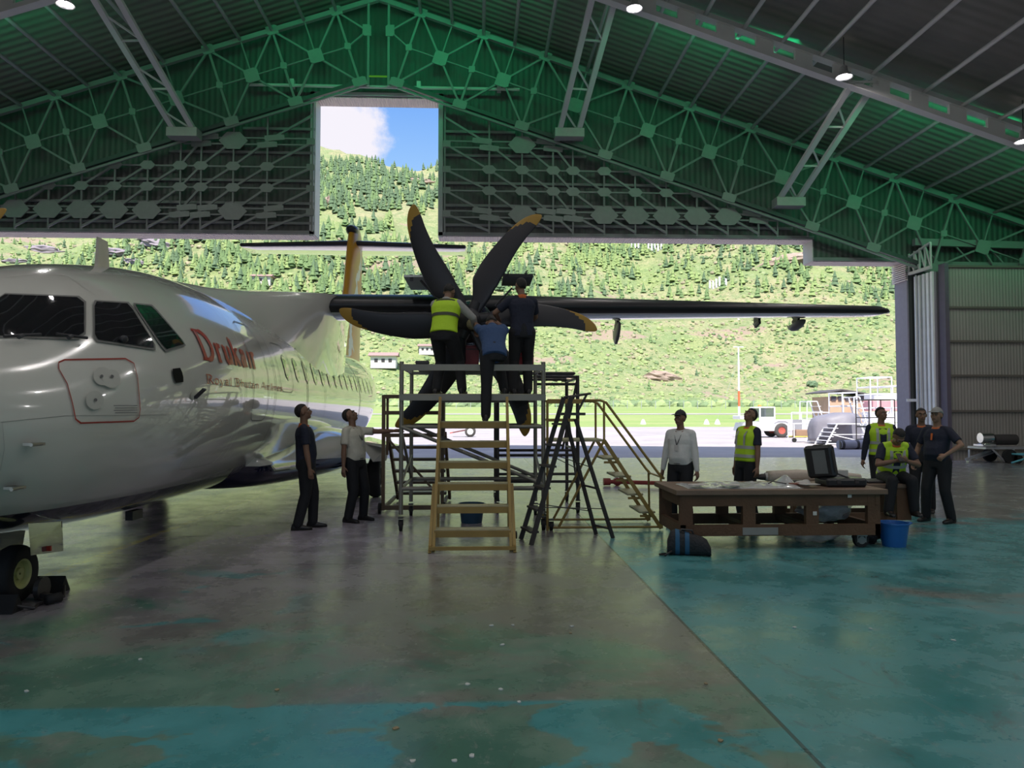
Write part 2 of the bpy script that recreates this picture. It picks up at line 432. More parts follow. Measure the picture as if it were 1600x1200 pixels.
# ---------------------------------------------------------------- right hand wall bay and parked door leaves
q = MB(); q.box((HR/2+15.9/2, 24.85, 3.325), (HR-15.9, .2, 6.65)); tag(q.build('wall_front_right', CLADL), kind='structure')
q = MB()
for z in (.37, 1.66, 2.86, 4.03, 5.19, 6.6): q.box(((HR+15.95)/2, 24.71, z), (HR-15.95, .1, .07))
tag(q.build('trim_%d' % n_, mat('girt_brown', (.16, .14, .12), .6)), kind='structure'); n_ += 1
q = MB(); q.box((15.86, 24.8, 3.35), (.14, .34, 6.7)); tag(q.build('trim_%d' % n_, mat('bay_end_post', (.13, .11, .15), .6)), kind='structure'); n_ += 1
LEAFM = wave_mat('leaf_sheet', (.36, .33, .38), .2, 'X', .6)
LEAFE = mat('leaf_edge_white', (.93, .93, .95), .45)
ORD = ['first', 'second', 'third', 'fourth', 'fifth', 'sixth', 'seventh', 'eighth', 'ninth', 'tenth', 'eleventh', 'twelfth', 'thirteenth', 'fourteenth', 'fifteenth', 'sixteenth', 'seventeenth', 'eighteenth', 'nineteenth', 'twentieth']
for k, y in enumerate((26.12, 25.88, 25.64, 25.40, 25.16)):
    t_ = thing('hangar_door_leaf', 'tall hangar door leaf parked edge-on, %s from the outer side of the stack' % ORD[k], 'door', (17.5, y, 0), 0, 'parked hangar door leaves')
    q = MB(); q.box((17.75, y, 3.25), (4.1, .05, 6.5)); q.build('leaf_panel', LEAFM, t_)
    q = MB(); q.box((15.66, y-.02, 3.25), (.06, .13, 6.5)); q.build('leaf_edge', LEAFE, t_)
    for z in (2.0, 4.2): 
        q = MB(); q.box((17.7, y+.045, z), (4.0, .04, .1)); q.build('leaf_rail', LEAFE, t_)
t_ = thing('guide_truss', 'small white lattice guide truss on top of the parked door leaves', 'truss', (15.6, 25.6, 6.55))
p0, p1 = (15.52, 24.95, 6.62), (15.52, 26.25, 6.62); hgt = .85
q = MB(); q.beam(p0, p1, .1, .1); q.build('bottom_chord', WSTEEL, t_)
q = MB(); q.beam((15.52, 24.95, 6.62+hgt), (15.52, 26.25, 6.55+hgt*.8), .08, .06); q.build('top_chord', WSTEEL, t_)
for k in range(5):
    y0 = 24.95+k*.325; q = MB(); q.beam((15.52, y0, 6.62), (15.52, y0, 6.62+hgt-.03*k), .05, .05); q.build('post', WSTEEL, t_)
    if k < 4:
        q = MB(); q.beam((15.52, y0, 6.62), (15.52, y0+.325, 6.62+hgt-.05*k), .045, .045); q.build('diagonal', WSTEEL, t_)
q = MB(); q.tube([PY(1436, 700, 25.9), PY(1431, 430, 25.9)], .03); q.tube([PY(1441, 712, 25.7), PY(1437, 430, 25.7)], .02)
tag(q.build('door_pull_pipes', WSTEEL), 'pair of thin pale pipes running up beside the right jamb', 'pipes')
q = MB(); q.box((15.75, 26.2, 2.05), (.9, .06, .1)); tag(q.build('cross_bar', LEAFE), 'short white horizontal bar across the parked door leaves', 'bar')
q = MB(); q.beam((15.5, 25.9, 7.7), (22.4, 25.9, 7.55), .2, .25); q.beam((15.5, 25.9, 6.95), (22.4, 25.9, 6.9), .12, .12)
for k in range(6): q.beam((15.8+k*1.2, 25.9, 7.6), (16.4+k*1.2, 25.9, 6.95), .05)
tag(q.build('door_head_beam', STEEL), 'horizontal lattice beam above the right wall bay lit green', 'beam')

# ---------------------------------------------------------------- gable truss
TR = [1.47, 3.66, 5.83, 8.75, 10.94, 13.13, 16.1, 18.3, 20.45, 23.3]
al = atan2(.334, 1)
GY = 25.75
truss = thing('gable_truss', 'deep lattice roof truss with gusset plates following the gable slope, lit green', 'truss', (X0, GY, 13.0))
def Tn(r): return V((r, 0, 16.05-.334*r))
def Bn(r): return Tn(r) + V((-sin(al)*2.62, 0, -cos(al)*2.62))
PLATE = mat('gusset_plate_paint', (.27, .28, .27), .5)
def mem(a, b_, w, name, side, y=GY, par=truss, mt=STEEL, d=None):
    q = MB(); q.beam((X0+side*a[0], y, a[2]), (X0+side*b_[0], y, b_[2]), d or w, w, up=V((0, 1, 0))); return q.build(name, mt, par)
def plate(c, wx, wz, side, y=GY-.07, rot=0.0, hexa=False, par=truss, name='gusset_plate', mt=None):
    if hexa: pts = [(-wx, 0), (-wx*.45, wz), (wx*.45, wz), (wx, 0), (wx*.45, -wz), (-wx*.45, -wz)]
    else: pts = [(-wx, -wz), (-wx, wz*.7), (-wx*.6, wz), (wx, wz), (wx, -wz*.7), (wx*.6, -wz)]
    q = MB(); q.prism([(X0+side*(c[0]+x*cos(rot)-z*sin(rot)), y, c[2]+x*sin(rot)+z*cos(rot)) for x, z in pts], (0, .03, 0))
    return q.build(name, mt or PLATE, par)
for s in (-1, 1):
    mem(Tn(0), Tn(24.5), .16, 'top_chord', s); mem(Bn(1.5), Bn(24.5), .13, 'bottom_chord', s, mt=mat('dark_chord', (.06, .07, .07), .5))
    mem(Bn(1.5)+V((0, 0, -.17)), Bn(24.5)+V((0, 0, -.17)), .07, 'bottom_flange', s)
    for i, r_ in enumerate(TR):
        t0, b0 = Tn(r_), Bn(r_); m0 = (t0+b0)/2
        mem(t0, b0, .075, 'post', s); plate(t0, .2, .16, s, rot=-al); plate(m0, .11, .11, s); plate(b0, .24, .15, s, rot=-al)
        if i+1 < len(TR):
            t1, b1 = Tn(TR[i+1]), Bn(TR[i+1]); g = (t0+t1+b0+b1)/4; wide = TR[i+1]-TR[i] > 2.5
            for e_ in (t0, t1, b0, b1): mem(g, e_, .065, 'diagonal', s)
            mem(g, (t0+t1)/2, .045, 'hanger', s)
            mem(m0, g, .04, 'mid_tie', s); mem(g, (t1+b1)/2, .04, 'mid_tie', s)
            plate(g, .24, .24, s, rot=-al)
    mem(V((.35, 0, 16.0)), V((.35, 0, 12.95)), .08, 'post', s); mem(V((.40, 0, 14.9)), Tn(1.47), .06, 'diagonal', s)
    mem(V((.40, 0, 14.9)), (Tn(1.47)+Bn(1.47))/2, .05, 'mid_tie', s); plate(V((.40, 0, 14.9)), .15, .2, s)
# yellow tag on the centre post
q = MB(); q.box((X0, GY-.1, 13.25), (.62, .02, .06)); q.build('yellow_plate', mat('yellow_paint', (.55, .45, .03), .5), truss)

# lower bracing grid, one panel each side of the slot
cols = [2.3, 3.86, 5.02, 6.12, 6.82, 7.93, 9.04, 10.15, 11.25, 12.36, 13.47, 14.16, 15.27, 16.38, 17.49, 18.6]
rows = [12.0, 11.05, 10.15, 9.40, 8.57, 7.98]
def zc(x): return 13.3-.334*x
for s, side in ((-1, 'left'), (1, 'right')):
    gp = thing('bracing_panel', 'grey lattice of struts and hexagonal plates inside the gable, %s of the tall slot' % side, 'bracing', (X0+s*8, 26.0, 9.5))
    gy = 26.05
    for i, c in enumerate(cols):
        if s > 0 and c > 19: continue
        top = min(zc(c)-.1, 12.5); 
        if top > 8.0: mem(V((c, 0, top)), V((c, 0, 7.9 if c < 15.6 else 7.2)), .055, 'post', s, gy, gp)
        for j_, z in enumerate(rows):
            if z > zc(c)-.1: continue
            if j_ < 5 and i+1 < len(cols):
                z2 = rows[j_+1]; mem(V((c, 0, z)), V((cols[i+1], 0, z2)), .07, 'diagonal', s, gy-.02, gp)
            if 0 < j_ < 5:
                if j_ == 4 and i in (2, 5, 6, 7, 8, 9, 11, 12, 13): plate(V((c, 0, z)), .5, .30, s, gy-.06, hexa=True, par=gp)
                elif j_ == 1 and i in (2,): plate(V((c, 0, z)), .5, .30, s, gy-.06, hexa=True, par=gp)
                elif j_ in (1, 4) and i > 0: 
                    plate(V((c-.25, 0, z+.12)), .34, .1, s, gy-.06, par=gp, rot=-.1); plate(V((c+.0, 0, z-.13)), .34, .1, s, gy-.06, par=gp, rot=-.1)
                elif i == 0: plate(V((c+.06, 0, z)), .14, .11, s, gy-.06, par=gp)
                else: plate(V((c, 0, z)), .27, .15, s, gy-.06, hexa=True, par=gp)
    for j_, z in enumerate(rows[1:5], 1):
        xe = (13.3-z)/.334
        offs = (-.11, .11) if j_ in (1, 4) else (0,)
        for d_ in offs: mem(V((2.25, 0, z+d_)), V((min(xe, 24), 0, z+d_)), .05, 'rail', s, gy, gp)
    # horizontal girts of the wall behind
    q = MB()
    for z in (11.6, 10.75, 9.75, 8.95, 8.25): 
        xe = (13.2-z)/.334; q.box((X0+s*(2.3+min(xe, 25))/2, 26.33, z), (min(xe, 25)-2.3, .1, .09))
    q.build('wall_girt', STEEL, gp)

# ---------------------------------------------------------------- roof steel
FYY = 20.4
for s, side in ((-1, 'left'), (1, 'right')):
    t_ = thing('roof_beam', 'slotted pale steel box rafter under the %s roof slope' % side, 'beam', (X0+s*8, FYY, roofz(X0+8)-.7))
    q = MB(); H_ = .62
    for r0, r1 in ((0, 25.5),):
        for zz in (-.4-.06, -.4-H_+.06):
            q.prism([(X0+s*x, FYY-.06, roofz(X0+x)+zz+dz) for x, dz in ((r0, -.09), (r1, -.09), (r1, .09), (r0, .09))], (0, .12, 0))
            q.prism([(X0+s*x, FYY-.14, roofz(X0+x)+zz+dz) for x, dz in ((r0, -.11), (r1, -.11), (r1, -.09), (r0, -.09))], (0, .28, 0))
    n_p = 23
    for k in range(n_p):
        x_ = .2+k*1.11; q.prism([(X0+s*x, FYY-.055, roofz(X0+x)+dz) for x, dz in ((x_, -.96), (x_+.5, -.96), (x_+.5, -.45), (x_, -.45))], (0, .11, 0))
    q.build('box_rafter', mat('rafter_paint', (.62, .60, .58), .5, 0, .12, 1.5), t_)
# purlins
pur = []
for i in range(len(TR)-1):
    pur += [TR[i], (TR[i]+TR[i+1])/2]
pur += [TR[-1]]
for s, side in ((-1, 'left'), (1, 'right')):
    for ip, r_ in enumerate(pur):
        q = MB(); z = 16.05-.334*r_; q.tube([(X0+s*r_, GY, z), (X0+s*r_, -11.9, z)], .06, 8)
        tag(q.build('roof_purlin', WSTEEL, smooth=True), 'pale tube purlin running lengthwise under the roof, %s to the %s of the ridge' % (ORD[ip], side), 'purlin', 'tube purlins of the %s roof slope' % side)
# inclined lattice props between the rafter and the gable truss
def prop(pb, pt, Yb, Yt, hw_b, label):
    B0, T0 = PY(*pb, Yb), PY(*pt, Yt); ax = (T0-B0); L = ax.length; d = ax.normalized()
    t_ = thing('roof_prop', label, 'lattice prop', B0)
    sd = V((1, 0, 0)) - d*d.x; sd.normalize()
    for s in (-1, 1):
        q = MB(); q.beam(B0+sd*s*hw_b, T0+sd*s*hw_b, .17, .12, up=d.cross(sd)); q.build('boom', MATS['rafter_paint'], t_)
    n = 6
    for k in range(n):
        a = B0+d*(L*k/n); b_ = B0+d*(L*(k+1)/n); s = 1 if k % 2 else -1
        q = MB(); q.beam(a-sd*s*hw_b, b_+sd*s*hw_b, .05, .05) if k % 2 == 0 else q.beam(b_-sd*hw_b, b_+sd*hw_b, .05, .05); q.build('lacing', MATS['rafter_paint'], t_)
    q = MB(); q.box(B0-V((0, 0, .12)), (hw_b*2+.35, .5, .3)); q.build('foot_plate', mat('foot_plate_paint', (.4, .38, .37), .5), t_)
prop((889, 205), (949, -25), 25.5, 20.2, .33, 'pale inclined lattice prop right of the tall slot, landing on the gable truss')
prop((288, 204), (152, -25), 25.5, 20.2, .33, 'pale inclined lattice prop left of the tall slot, landing on the gable truss')
prop((1232, 312), (1350, 128), 25.5, 20.3, .33, 'pale inclined lattice prop near the right end of the header step')
prop((-70, 312), (-190, 128), 25.5, 20.3, .33, 'pale inclined lattice prop at the far left of the roof')
# bright slits of green roof light along the rafter
SL = mat('green_roof_light', (0, .2, .08), .5, emit=(0.0, 1.0, .45), es=2.2)
random.seed(3)
for s in (-1, 1):
    x_ = 4.0
    while x_ < 24:
        w_ = random.uniform(.15, .75)
        q = MB(); z = roofz(X0+x_+w_/2)-.012
        q.prism([(X0+s*x_, 20.92, roofz(X0+x_)-.02), (X0+s*(x_+w_), 20.92, roofz(X0+x_+w_)-.02), (X0+s*(x_+w_), 20.99, roofz(X0+x_+w_)-.02), (X0+s*x_, 20.99, roofz(X0+x_)-.02)], (0, 0, .015))
        if random.random() < .85: tag(q.build('roof_light_slit', SL), 'narrow glowing green slit of roof light beside the slotted rafter', 'roof light', 'green roof light slits')
        x_ += w_ + random.uniform(.08, .3)
# high-bay lamps
def lamp(loc, label, power=260, group=None):
    t_ = thing('high_bay_lamp', label, 'lamp', loc, 0, group)
    q = MB(); q.lathe([(.04, .34), (.09, .30), (.1, .16), (.22, .02), (.24, 0), (.225, 0), (.2, .03), (.08, .15)], 20, loc); q.build('lamp_shade', mat('lamp_aluminium', (.55, .55, .55), .35, .6), t_, True)
    q = MB(); q.sphere((loc[0], loc[1], loc[2]+.03), (.13, .13, .05), 14, 6); q.build('bulb', mat('lamp_glow', (1, 1, 1), .5, emit=(1, .93, .96), es=40), t_, True)
    q = MB(); q.tube([(loc[0], loc[1], loc[2]+.3), (loc[0], loc[1], max(loc[2]+.36, roofz(loc[0])-.02))], .015, 6); q.build('hanger_rod', DARK, t_)
    a = area('lamp_light', (loc[0], loc[1], loc[2]-.03), (0, 0, -1), .4, .4, power, (1, .95, .92), 'DISK', 170); a.parent = t_; a.location = (0, 0, -.03)
LAMPW = 62
for px, py, lb in ((102, 8, 'glowing high-bay lamp at the top left corner under the roof'), (991, 14, 'glowing high-bay lamp right of the central roof prop'),
                   (1319, 121, 'glowing high-bay lamp beside the top of the right roof prop'), (1599, 222, 'glowing high-bay lamp at the right edge of the roof')):
    p = PY(px, py, 19.9); lamp(tuple(p), lb, LAMPW)
for y in (13.0, 6.0, -1.0, -8.0):
    for x in (-17, -10.5, -4, 2.5, 9, 15.5):
        lamp((x, y, roofz(x)-1.3), 'high-bay lamp hanging under the roof out of view above the camera', LAMPW, 'high-bay lamps over the rest of the hangar')
# ---------------------------------------------------------------- outside ground
am = mat('apron_concrete', (.42, .37, .36), .75, 0, .12, .3, .15, bscale=3)
t, b = nodes(am)
gp_ = N(t, 'ShaderNodeNewGeometry').outputs['Position']
f1 = noise_(t, gp_, .25, 8, .65); f2 = noise_(t, mscale(t, gp_, (1, .2, 1)), 1.2, 6, .6)
s2 = N(t, 'ShaderNodeSeparateXYZ'); t.links.new(gp_, s2.inputs[0])
cc = mixc(t, mrange(t, f1, .3, .7), (.34, .30, .305), (.43, .39, .385)); cc = mixc(t, mrange(t, f2, .55, .8, 0, .5), cc, (.2, .18, .185))
jo = N(t, 'ShaderNodeMath', operation='PINGPONG'); t.links.new(s2.outputs['Y'], jo.inputs[0]); jo.inputs[1].default_value = 2.5
cc = mixc(t, mrange(t, jo.outputs[0], .02, .04, .5, 0), cc, (.1, .09, .09))
t.links.new(cc, b.inputs['Base Color'])
q = MB(); q.add([(-250, 26.5, -.005), (320, 26.5, -.005), (320, 84, -.005), (-250, 84, -.005)], [(0, 1, 2, 3)])
tag(q.build('apron_ground', am), kind='structure')
q = MB(); q.add([(-120, -90, -.03), (120, -90, -.03), (120, 27.2, -.03), (-120, 27.2, -.03)], [(0, 1, 2, 3)])
tag(q.build('yard_ground', am), kind='structure')
gm = mat('airfield_grass', (.2, .34, .05), .9, 0, .2, .1)
t, b = nodes(gm); gp_ = N(t, 'ShaderNodeNewGeometry').outputs['Position']
f1 = noise_(t, mscale(t, gp_, (.3, 1, 1)), .12, 8, .7); f2 = noise_(t, gp_, 1.3, 5, .7)
cc = mixc(t, mrange(t, f1, .35, .65), (.20, .31, .075), (.33, .35, .14)); cc = mixc(t, mrange(t, f2, .4, .75, 0, .5), cc, (.15, .24, .05))
t.links.new(cc, b.inputs['Base Color'])
def gz(y): return 0 if y < 84 else 4.6*((y-84)/246)**1.0
q = MB(); q.add([(-400, 84, 0), (500, 84, 0), (500, 345, gz(345)), (-400, 345, gz(345))], [(0, 1, 2, 3)])
tag(q.build('grass_field', gm), 'flat bright green airfield grass beyond the apron', 'grass', kind='stuff')
q = MB(); q.add([(x, y, gz(y)+.04) for x, y in ((-400, 150), (500, 150), (500, 160), (-400, 160))], [(0, 1, 2, 3)]); tag(q.build('taxiway_strip', am), 'pale paved strip crossing the grass field', 'taxiway')

# ---------------------------------------------------------------- hillside
def hz_(x, y):
    d = y-330
    if d < 0: return 4.6+d*.019
    rid = 1350 + 120*noise.noise(V((x*.0016, 3.3, 0))) 
    k = 0.452
    h = 4.6 + d*k*min(1, .35+d/260)
    if y > rid: h = (rid-330)*k - (y-rid)*.35
    a = min(1, d/250)
    h += a*(70*(noise.noise(V((x*.0032+7.1, y*.0020, 1.7)))) + 26*noise.noise(V((x*.009, y*.007, 4.4))) + 8*noise.noise(V((x*.03, y*.025, 9.4))) + 2.5*noise.noise(V((x*.09, y*.07, 2.4))))
    # sandy spur on the right
    h += 46*math.exp(-(((x-230)/85)**2 + ((y-760)/150)**2))
    return h
nx, ny = 250, 190
vs = []; fs = []
ys = [322 + 1250*(j_/(ny-1))**1.45 for j_ in range(ny)]
for j_ in range(ny):
    for i in range(nx):
        y = ys[j_]; hw_ = 1.05*y+60; x = -hw_ + 2*hw_*i/(nx-1); vs.append((x, y, hz_(x, y)))
for j_ in range(ny-1):
    for i in range(nx-1):
        a = j_*nx+i; fs.append((a, a+1, a+nx+1, a+nx))
hm = mat('hillside_scrub', (.3, .3, .1), .95); t, b = nodes(hm)
gp_ = N(t, 'ShaderNodeNewGeometry').outputs['Position']
big = noise_(t, mscale(t, gp_, (1, 1, 1.6)), .008, 6, .6, .5); mid = noise_(t, gp_, .045, 8, .68); fin = noise_(t, gp_, .35, 6, .7); rk = noise_(t, mscale(t, gp_, (.6, .6, 3.0)), .014, 9, .62, .6)
cc = mixc(t, mrange(t, big, .38, .6), (.25, .31, .11), (.36, .32, .18))
cc = mixc(t, mrange(t, mid, .45, .62, 0, .75), cc, (.20, .27, .11))
cc = mixc(t, mrange(t, fin, .50, .66, 0, .6), cc, (.14, .20, .085))
cc = mixc(t, mrange(t, fin, .47, .33, 0, .5), cc, (.44, .43, .28))
fin2 = noise_(t, gp_, 1.1, 5, .75); fin3 = noise_(t, gp_, .12, 6, .7)
cc = mixc(t, mrange(t, fin2, .48, .62, 0, .6), cc, (.11, .17, .06))
cc = mixc(t, mrange(t, fin3, .52, .60, 0, .5), cc, (.13, .20, .07))
cc = mixc(t, mth(t, 'MULTIPLY', mrange(t, rk, .61, .65), mrange(t, fin, .35, .6, .4, 1)), cc, (.33, .235, .19))
t.links.new(cc, b.inputs['Base Color'])
bp = N(t, 'ShaderNodeBump'); bp.inputs['Strength'].default_value = .8; bp.inputs['Distance'].default_value = 3.0
t.links.new(mth(t, 'ADD', mid, mth(t, 'MULTIPLY', fin, .5)), bp.inputs['Height']); t.links.new(bp.outputs[0], b.inputs['Normal'])
q = MB(); q.add(vs, fs); hill = q.build('hillside', hm, smooth=True); tag(hill, kind='structure')
HB = BVHTree.FromPolygons([V(p) for p in vs], fs)
def onhill(px, py):
    d = ray(px, py).normalized(); h = HB.ray_cast(CAM, d); return h[0]

# trees
TG = [mat('conifer_dark', (.105, .165, .085), .9, 0, .35, .5), mat('conifer_mid', (.15, .23, .09), .9, 0, .35, .5), mat('conifer_light', (.25, .33, .12), .9, 0, .3, .5)]
BK = mat('bark', (.12, .08, .05), .9)
def conifer_bm(q, c, h, r, rnd, tiers=4, n=7):
    c = V(c); r = r*1.15
    for k in range(tiers):
        z0 = h*(.12+.70*k/tiers); z1 = h*(.12+.70*k/tiers+.46 if k < tiers-1 else 1.0); rr = r*(1-.75*k/tiers)
        base = [c+V((cos(2*pi*i/n+k)*rr*rnd.uniform(.65, 1.2), sin(2*pi*i/n+k)*rr*rnd.uniform(.65, 1.2), z0-rnd.uniform(0, .07)*h)) for i in range(n)]
        q.add(base+[c+V((0, 0, min(z1, h)))], [(i, (i+1) % n, n) for i in range(n)] + [tuple(range(n))[::-1]])
rnd = random.Random(11)
protos = []
for k in range(3):
    a = MB(); conifer_bm(a, (0, 0, 0), 1.0, .24, rnd, 5, 9)
    b_ = MB(); b_.cyl((0, 0, -.05), (0, 0, .3), .022, 6, .015)
    protos.append((a, b_, k))
def place_tree_group(pts, proto_objs):
    for p, h, k in pts:
        src = proto_objs[k]; o = src.copy(); COL.objects.link(o); o.location = p; o.scale = (h, h, h); o.rotation_euler = (0, 0, rnd.uniform(0, 6))
        for ch in KIDS[src.name]: c = ch.copy(); COL.objects.link(c); c.parent = o
spots = []
zones = [  # x0,y0,x1,y1,count,kinds,height
    (820, 372, 1010, 420, 230, (2, 2, 1), (9, 15)), (690, 376, 860, 425, 120, (2, 1), (9, 14)), (500, 252, 684, 292, 150, (0, 1), (13, 20)),
    (500, 292, 684, 372, 120, (0, 1, 2), (11, 17)), (560, 425, 880, 468, 260, (0, 0, 1), (10, 16)), (200, 420, 560, 466, 330, (2, 1, 1), (9, 14)),
    (280, 372, 640, 420, 150, (1, 0, 2), (10, 16)), (1040, 372, 1280, 440, 110, (1, 2), (9, 15)), (1250, 430, 1420, 560, 40, (1, 0), (6, 11)),
    (1000, 400, 1420, 630, 90, (1, 2), (3, 6)), (570, 520, 1140, 630, 60, (1, 2, 0), (4, 8)), (0, 372, 280, 420, 60, (0, 1), (9, 14)), (1290, 410, 1420, 440, 40, (1, 2), (9, 14))]
for x0_, y0_, x1_, y1_, c_, ks, hr in zones:
    for i in range(c_):
        px, py = rnd.uniform(x0_, x1_), rnd.uniform(y0_, y1_)
        if 985 < px < 1200 and 390 < py < 466 and rnd.random() < .8: continue
        px += rnd.gauss(0, 40); py += rnd.gauss(0, 11)
        if noise.noise(V((px*.018, py*.035, 5.0))) < -.05: continue
        p = onhill(px, py)
        if p is None: continue
        spots.append((p - V((0, 0, .3)), .78*rnd.uniform(*hr), rnd.choice(ks)))
spots.sort(key=lambda s_: -s_[1]/s_[0].y)
KIDS = {}; PO = []
for a, b_, k in protos:
    o = a.build('conifer_tree', TG[k]); 
    tag(o, ['dark green conifer standing on the hillside', 'mid green conifer standing on the hillside', 'pale yellow-green conifer standing on the hillside'][k], 'tree', ['dark conifers on the hillside', 'mid green conifers on the hillside', 'pale conifers on the hillside'][k])
    tr = b_.build('trunk', BK, o); KIDS[o.name] = [tr]; PO.append(o)
near = spots[:300]; far = spots[300:]
used = set()
for p, h, k in near:
    if k not in used:
        used.add(k); PO[k].location = p; PO[k].scale = (h, h, h)
    else: place_tree_group([(p, h, k)], PO)
q = MB()
for p, h, k in far + [(onhill(rnd.uniform(0, 1420), rnd.uniform(380, 470)), rnd.uniform(6, 12), rnd.choice((0, 1, 2))) for _ in range(700)] + [(onhill(rnd.uniform(500, 684), rnd.uniform(250, 330)), rnd.uniform(8, 15), rnd.choice((0, 0, 1))) for _ in range(350)]:
    if p is None: continue
    q.cur = k; conifer_bm(q, p - V((0, 0, .4)), h, h*.24, rnd, 3, 6)
tag(q.build('hillside_forest', TG), 'forest of small conifers spread over the hillside', 'forest', kind='stuff')
# scrub
SH = [mat('scrub_dark', (.16, .23, .10), .9, 0, .3, .5), mat('scrub_light', (.28, .35, .14), .9, 0, .3, .5), mat('scrub_ochre', (.33, .29, .19), .9, 0, .3, .5)]
q = MB()
def blob(q, c, r, rnd, n=6, sq=.6):
    c = V(c); rings = []
    for t_ in (-.3, .15, .6, .95):
        rr = sqrt(max(.02, 1-t_*t_)); rings.append([c+V((cos(2*pi*i/n)*rr*r*rnd.uniform(.75, 1.25), sin(2*pi*i/n)*rr*r*rnd.uniform(.75, 1.25), t_*r*sq*rnd.uniform(.8, 1.2))) for i in range(n)])
    q.loft(rings)
for _ in range(11000):
    px, py = rnd.uniform(0, 1425), 640-270*rnd.random()**1.1
    p = onhill(px, py)
    if p is None: continue
    q.cur = rnd.choice((0, 0, 1, 1, 1, 2)); blob(q, p, (.6+1.7*rnd.random()**2)*(p.y/700)**.5, rnd, 6, .85)
tag(q.build('hillside_scrub', SH), 'low green and ochre scrub dotted over the hillside', 'scrub', kind='stuff')
q = MB()
for _ in range(900):
    px = rnd.uniform(560, 1450); p = PZ(px, 645+rnd.uniform(3.2, 5.2)); 
    y = rnd.uniform(300, 345); x = (px-750)/1168*y; q.cur = rnd.choice((0, 0, 1)); blob(q, (x, y, gz(y)), rnd.uniform(1.2, 3.2), rnd, 7, .9)
tag(q.build('hedge_bushes', SH), 'belt of bushes along the foot of the hill behind the fence', 'bushes', kind='stuff')
# two bushes that stand out
for px, py, r_, lb in ((1269, 604, 4.2, 'lone dark round bush on the slope above the white tow tractor'),):
    p = onhill(px, py); q = MB()
    for _ in range(26):
        v = V((rnd.gauss(0, .45), rnd.gauss(0, .45), rnd.uniform(0, .9)))*r_*.55; blob(q, p+v, r_*.35, rnd, 7, .9)
    tag(q.build('round_bush', TG[0]), lb, 'bush')
# rock outcrops
RK = mat('pale_rock', (.36, .27, .22), .9, 0, .3, .3, .6, bscale=2); RK2 = mat('purple_grey_cliff', (.27, .23, .26), .9, 0, .3, .2, .6, bscale=1)
for px, py, wpx, hpx, mt, lb in ((1030, 592, 62, 22, RK, 'pale broken rock face low on the slope left of the mast'), (1228, 408, 90, 20, RK, 'long sloping rock slab below the header step'),
        (250, 384, 62, 18, RK2, 'largest purple-grey cliff band on the upper left slope'), (60, 392, 70, 16, RK2, 'purple-grey cliff band at the far left above the aircraft nose'),
        (180, 396, 60, 14, RK2, 'grey cliff band directly behind the aerial on the aircraft roof'), (215, 412, 40, 12, RK2, 'small cliff just right of the aerial'),
        (512, 318, 16, 22, RK, 'small pink crag at the left side of the tall slot'), (652, 284, 50, 10, RK, 'pinkish rock scar high in the tall slot'),
        (875, 592, 44, 10, RK, 'pink rock patch behind the platform railing'), (25, 410, 50, 10, RK2, 'low cliff band nearest the aircraft nose')):
    p = onhill(px, py)
    if p is None: continue
    sc = p.y/F_PX; q = MB(); n = 22; rings = []
    tilt = -.28 if px == 1228 else (.3 if px < 260 and px > 200 else 0)
    for j_ in range(9):
        t_ = -1+2*j_/8; ring = []
        for i in range(n):
            a = 2*pi*i/n; rr = sqrt(max(0.01, 1-t_*t_)); x = t_; 
            yy, zz = cos(a)*rr, sin(a)*rr
            k = 1+.45*noise.noise(V((x*4, yy*3, zz*5))+V((px, 0, 0)))
            zz = round(zz*4)/4*.5+zz*.5
            ring.append(p+V((x*wpx/2*sc*k, yy*6*k, zz*hpx/2*sc*k + tilt*-x*wpx/2*sc*.9)))
        rings.append(ring)
    q.loft(rings); tag(q.build('rock_outcrop', mt), lb, 'rock')
# prayer flags: tall white flags on poles
FM = mat('white_flag_cloth', (.82, .82, .84), .8)
FP = [(986+i*5.2, 390+rnd.uniform(-1.5, 1.5), 'left cluster') for i in range(7)] + [(1017+i*5, 393+rnd.uniform(-1.5, 1.5), 'middle cluster') for i in range(5)] + [(1108+i*5, 451+rnd.uniform(-3, 3), 'lower cluster') for i in range(6)]
for px, py, cl_ in FP:
    p = onhill(px, py)
    if p is None: continue
    t_ = thing('prayer_flag', {'left cluster': 'tall white prayer flag in the left hilltop cluster', 'middle cluster': 'tall white prayer flag in the small cluster right of the hilltop cluster', 'lower cluster': 'tall white prayer flag in the lowest cluster on the sandy slope'}[cl_], 'flag', p, 0, 'prayer flags, '+cl_)
    h = rnd.uniform(7.5, 10); q = MB(); q.tube([p-V((0, 0, 1)), p+V((0, 0, h))], .09, 6); q.build('pole', FM, t_)
    q = MB(); rings = []
    for j_ in range(6):
        z = h*(.15+.8*j_/5); rings.append([p+V((0.05, -.02, z)), p+V((.7, .25*sin(j_*1.7+px), z)), p+V((1.5, .35*sin(j_*1.3+px), z-.2))])
    q.loft(rings, closed=False); fl = q.build('cloth', FM, t_); md = fl.modifiers.new('s', 'SOLIDIFY'); md.thickness = .03
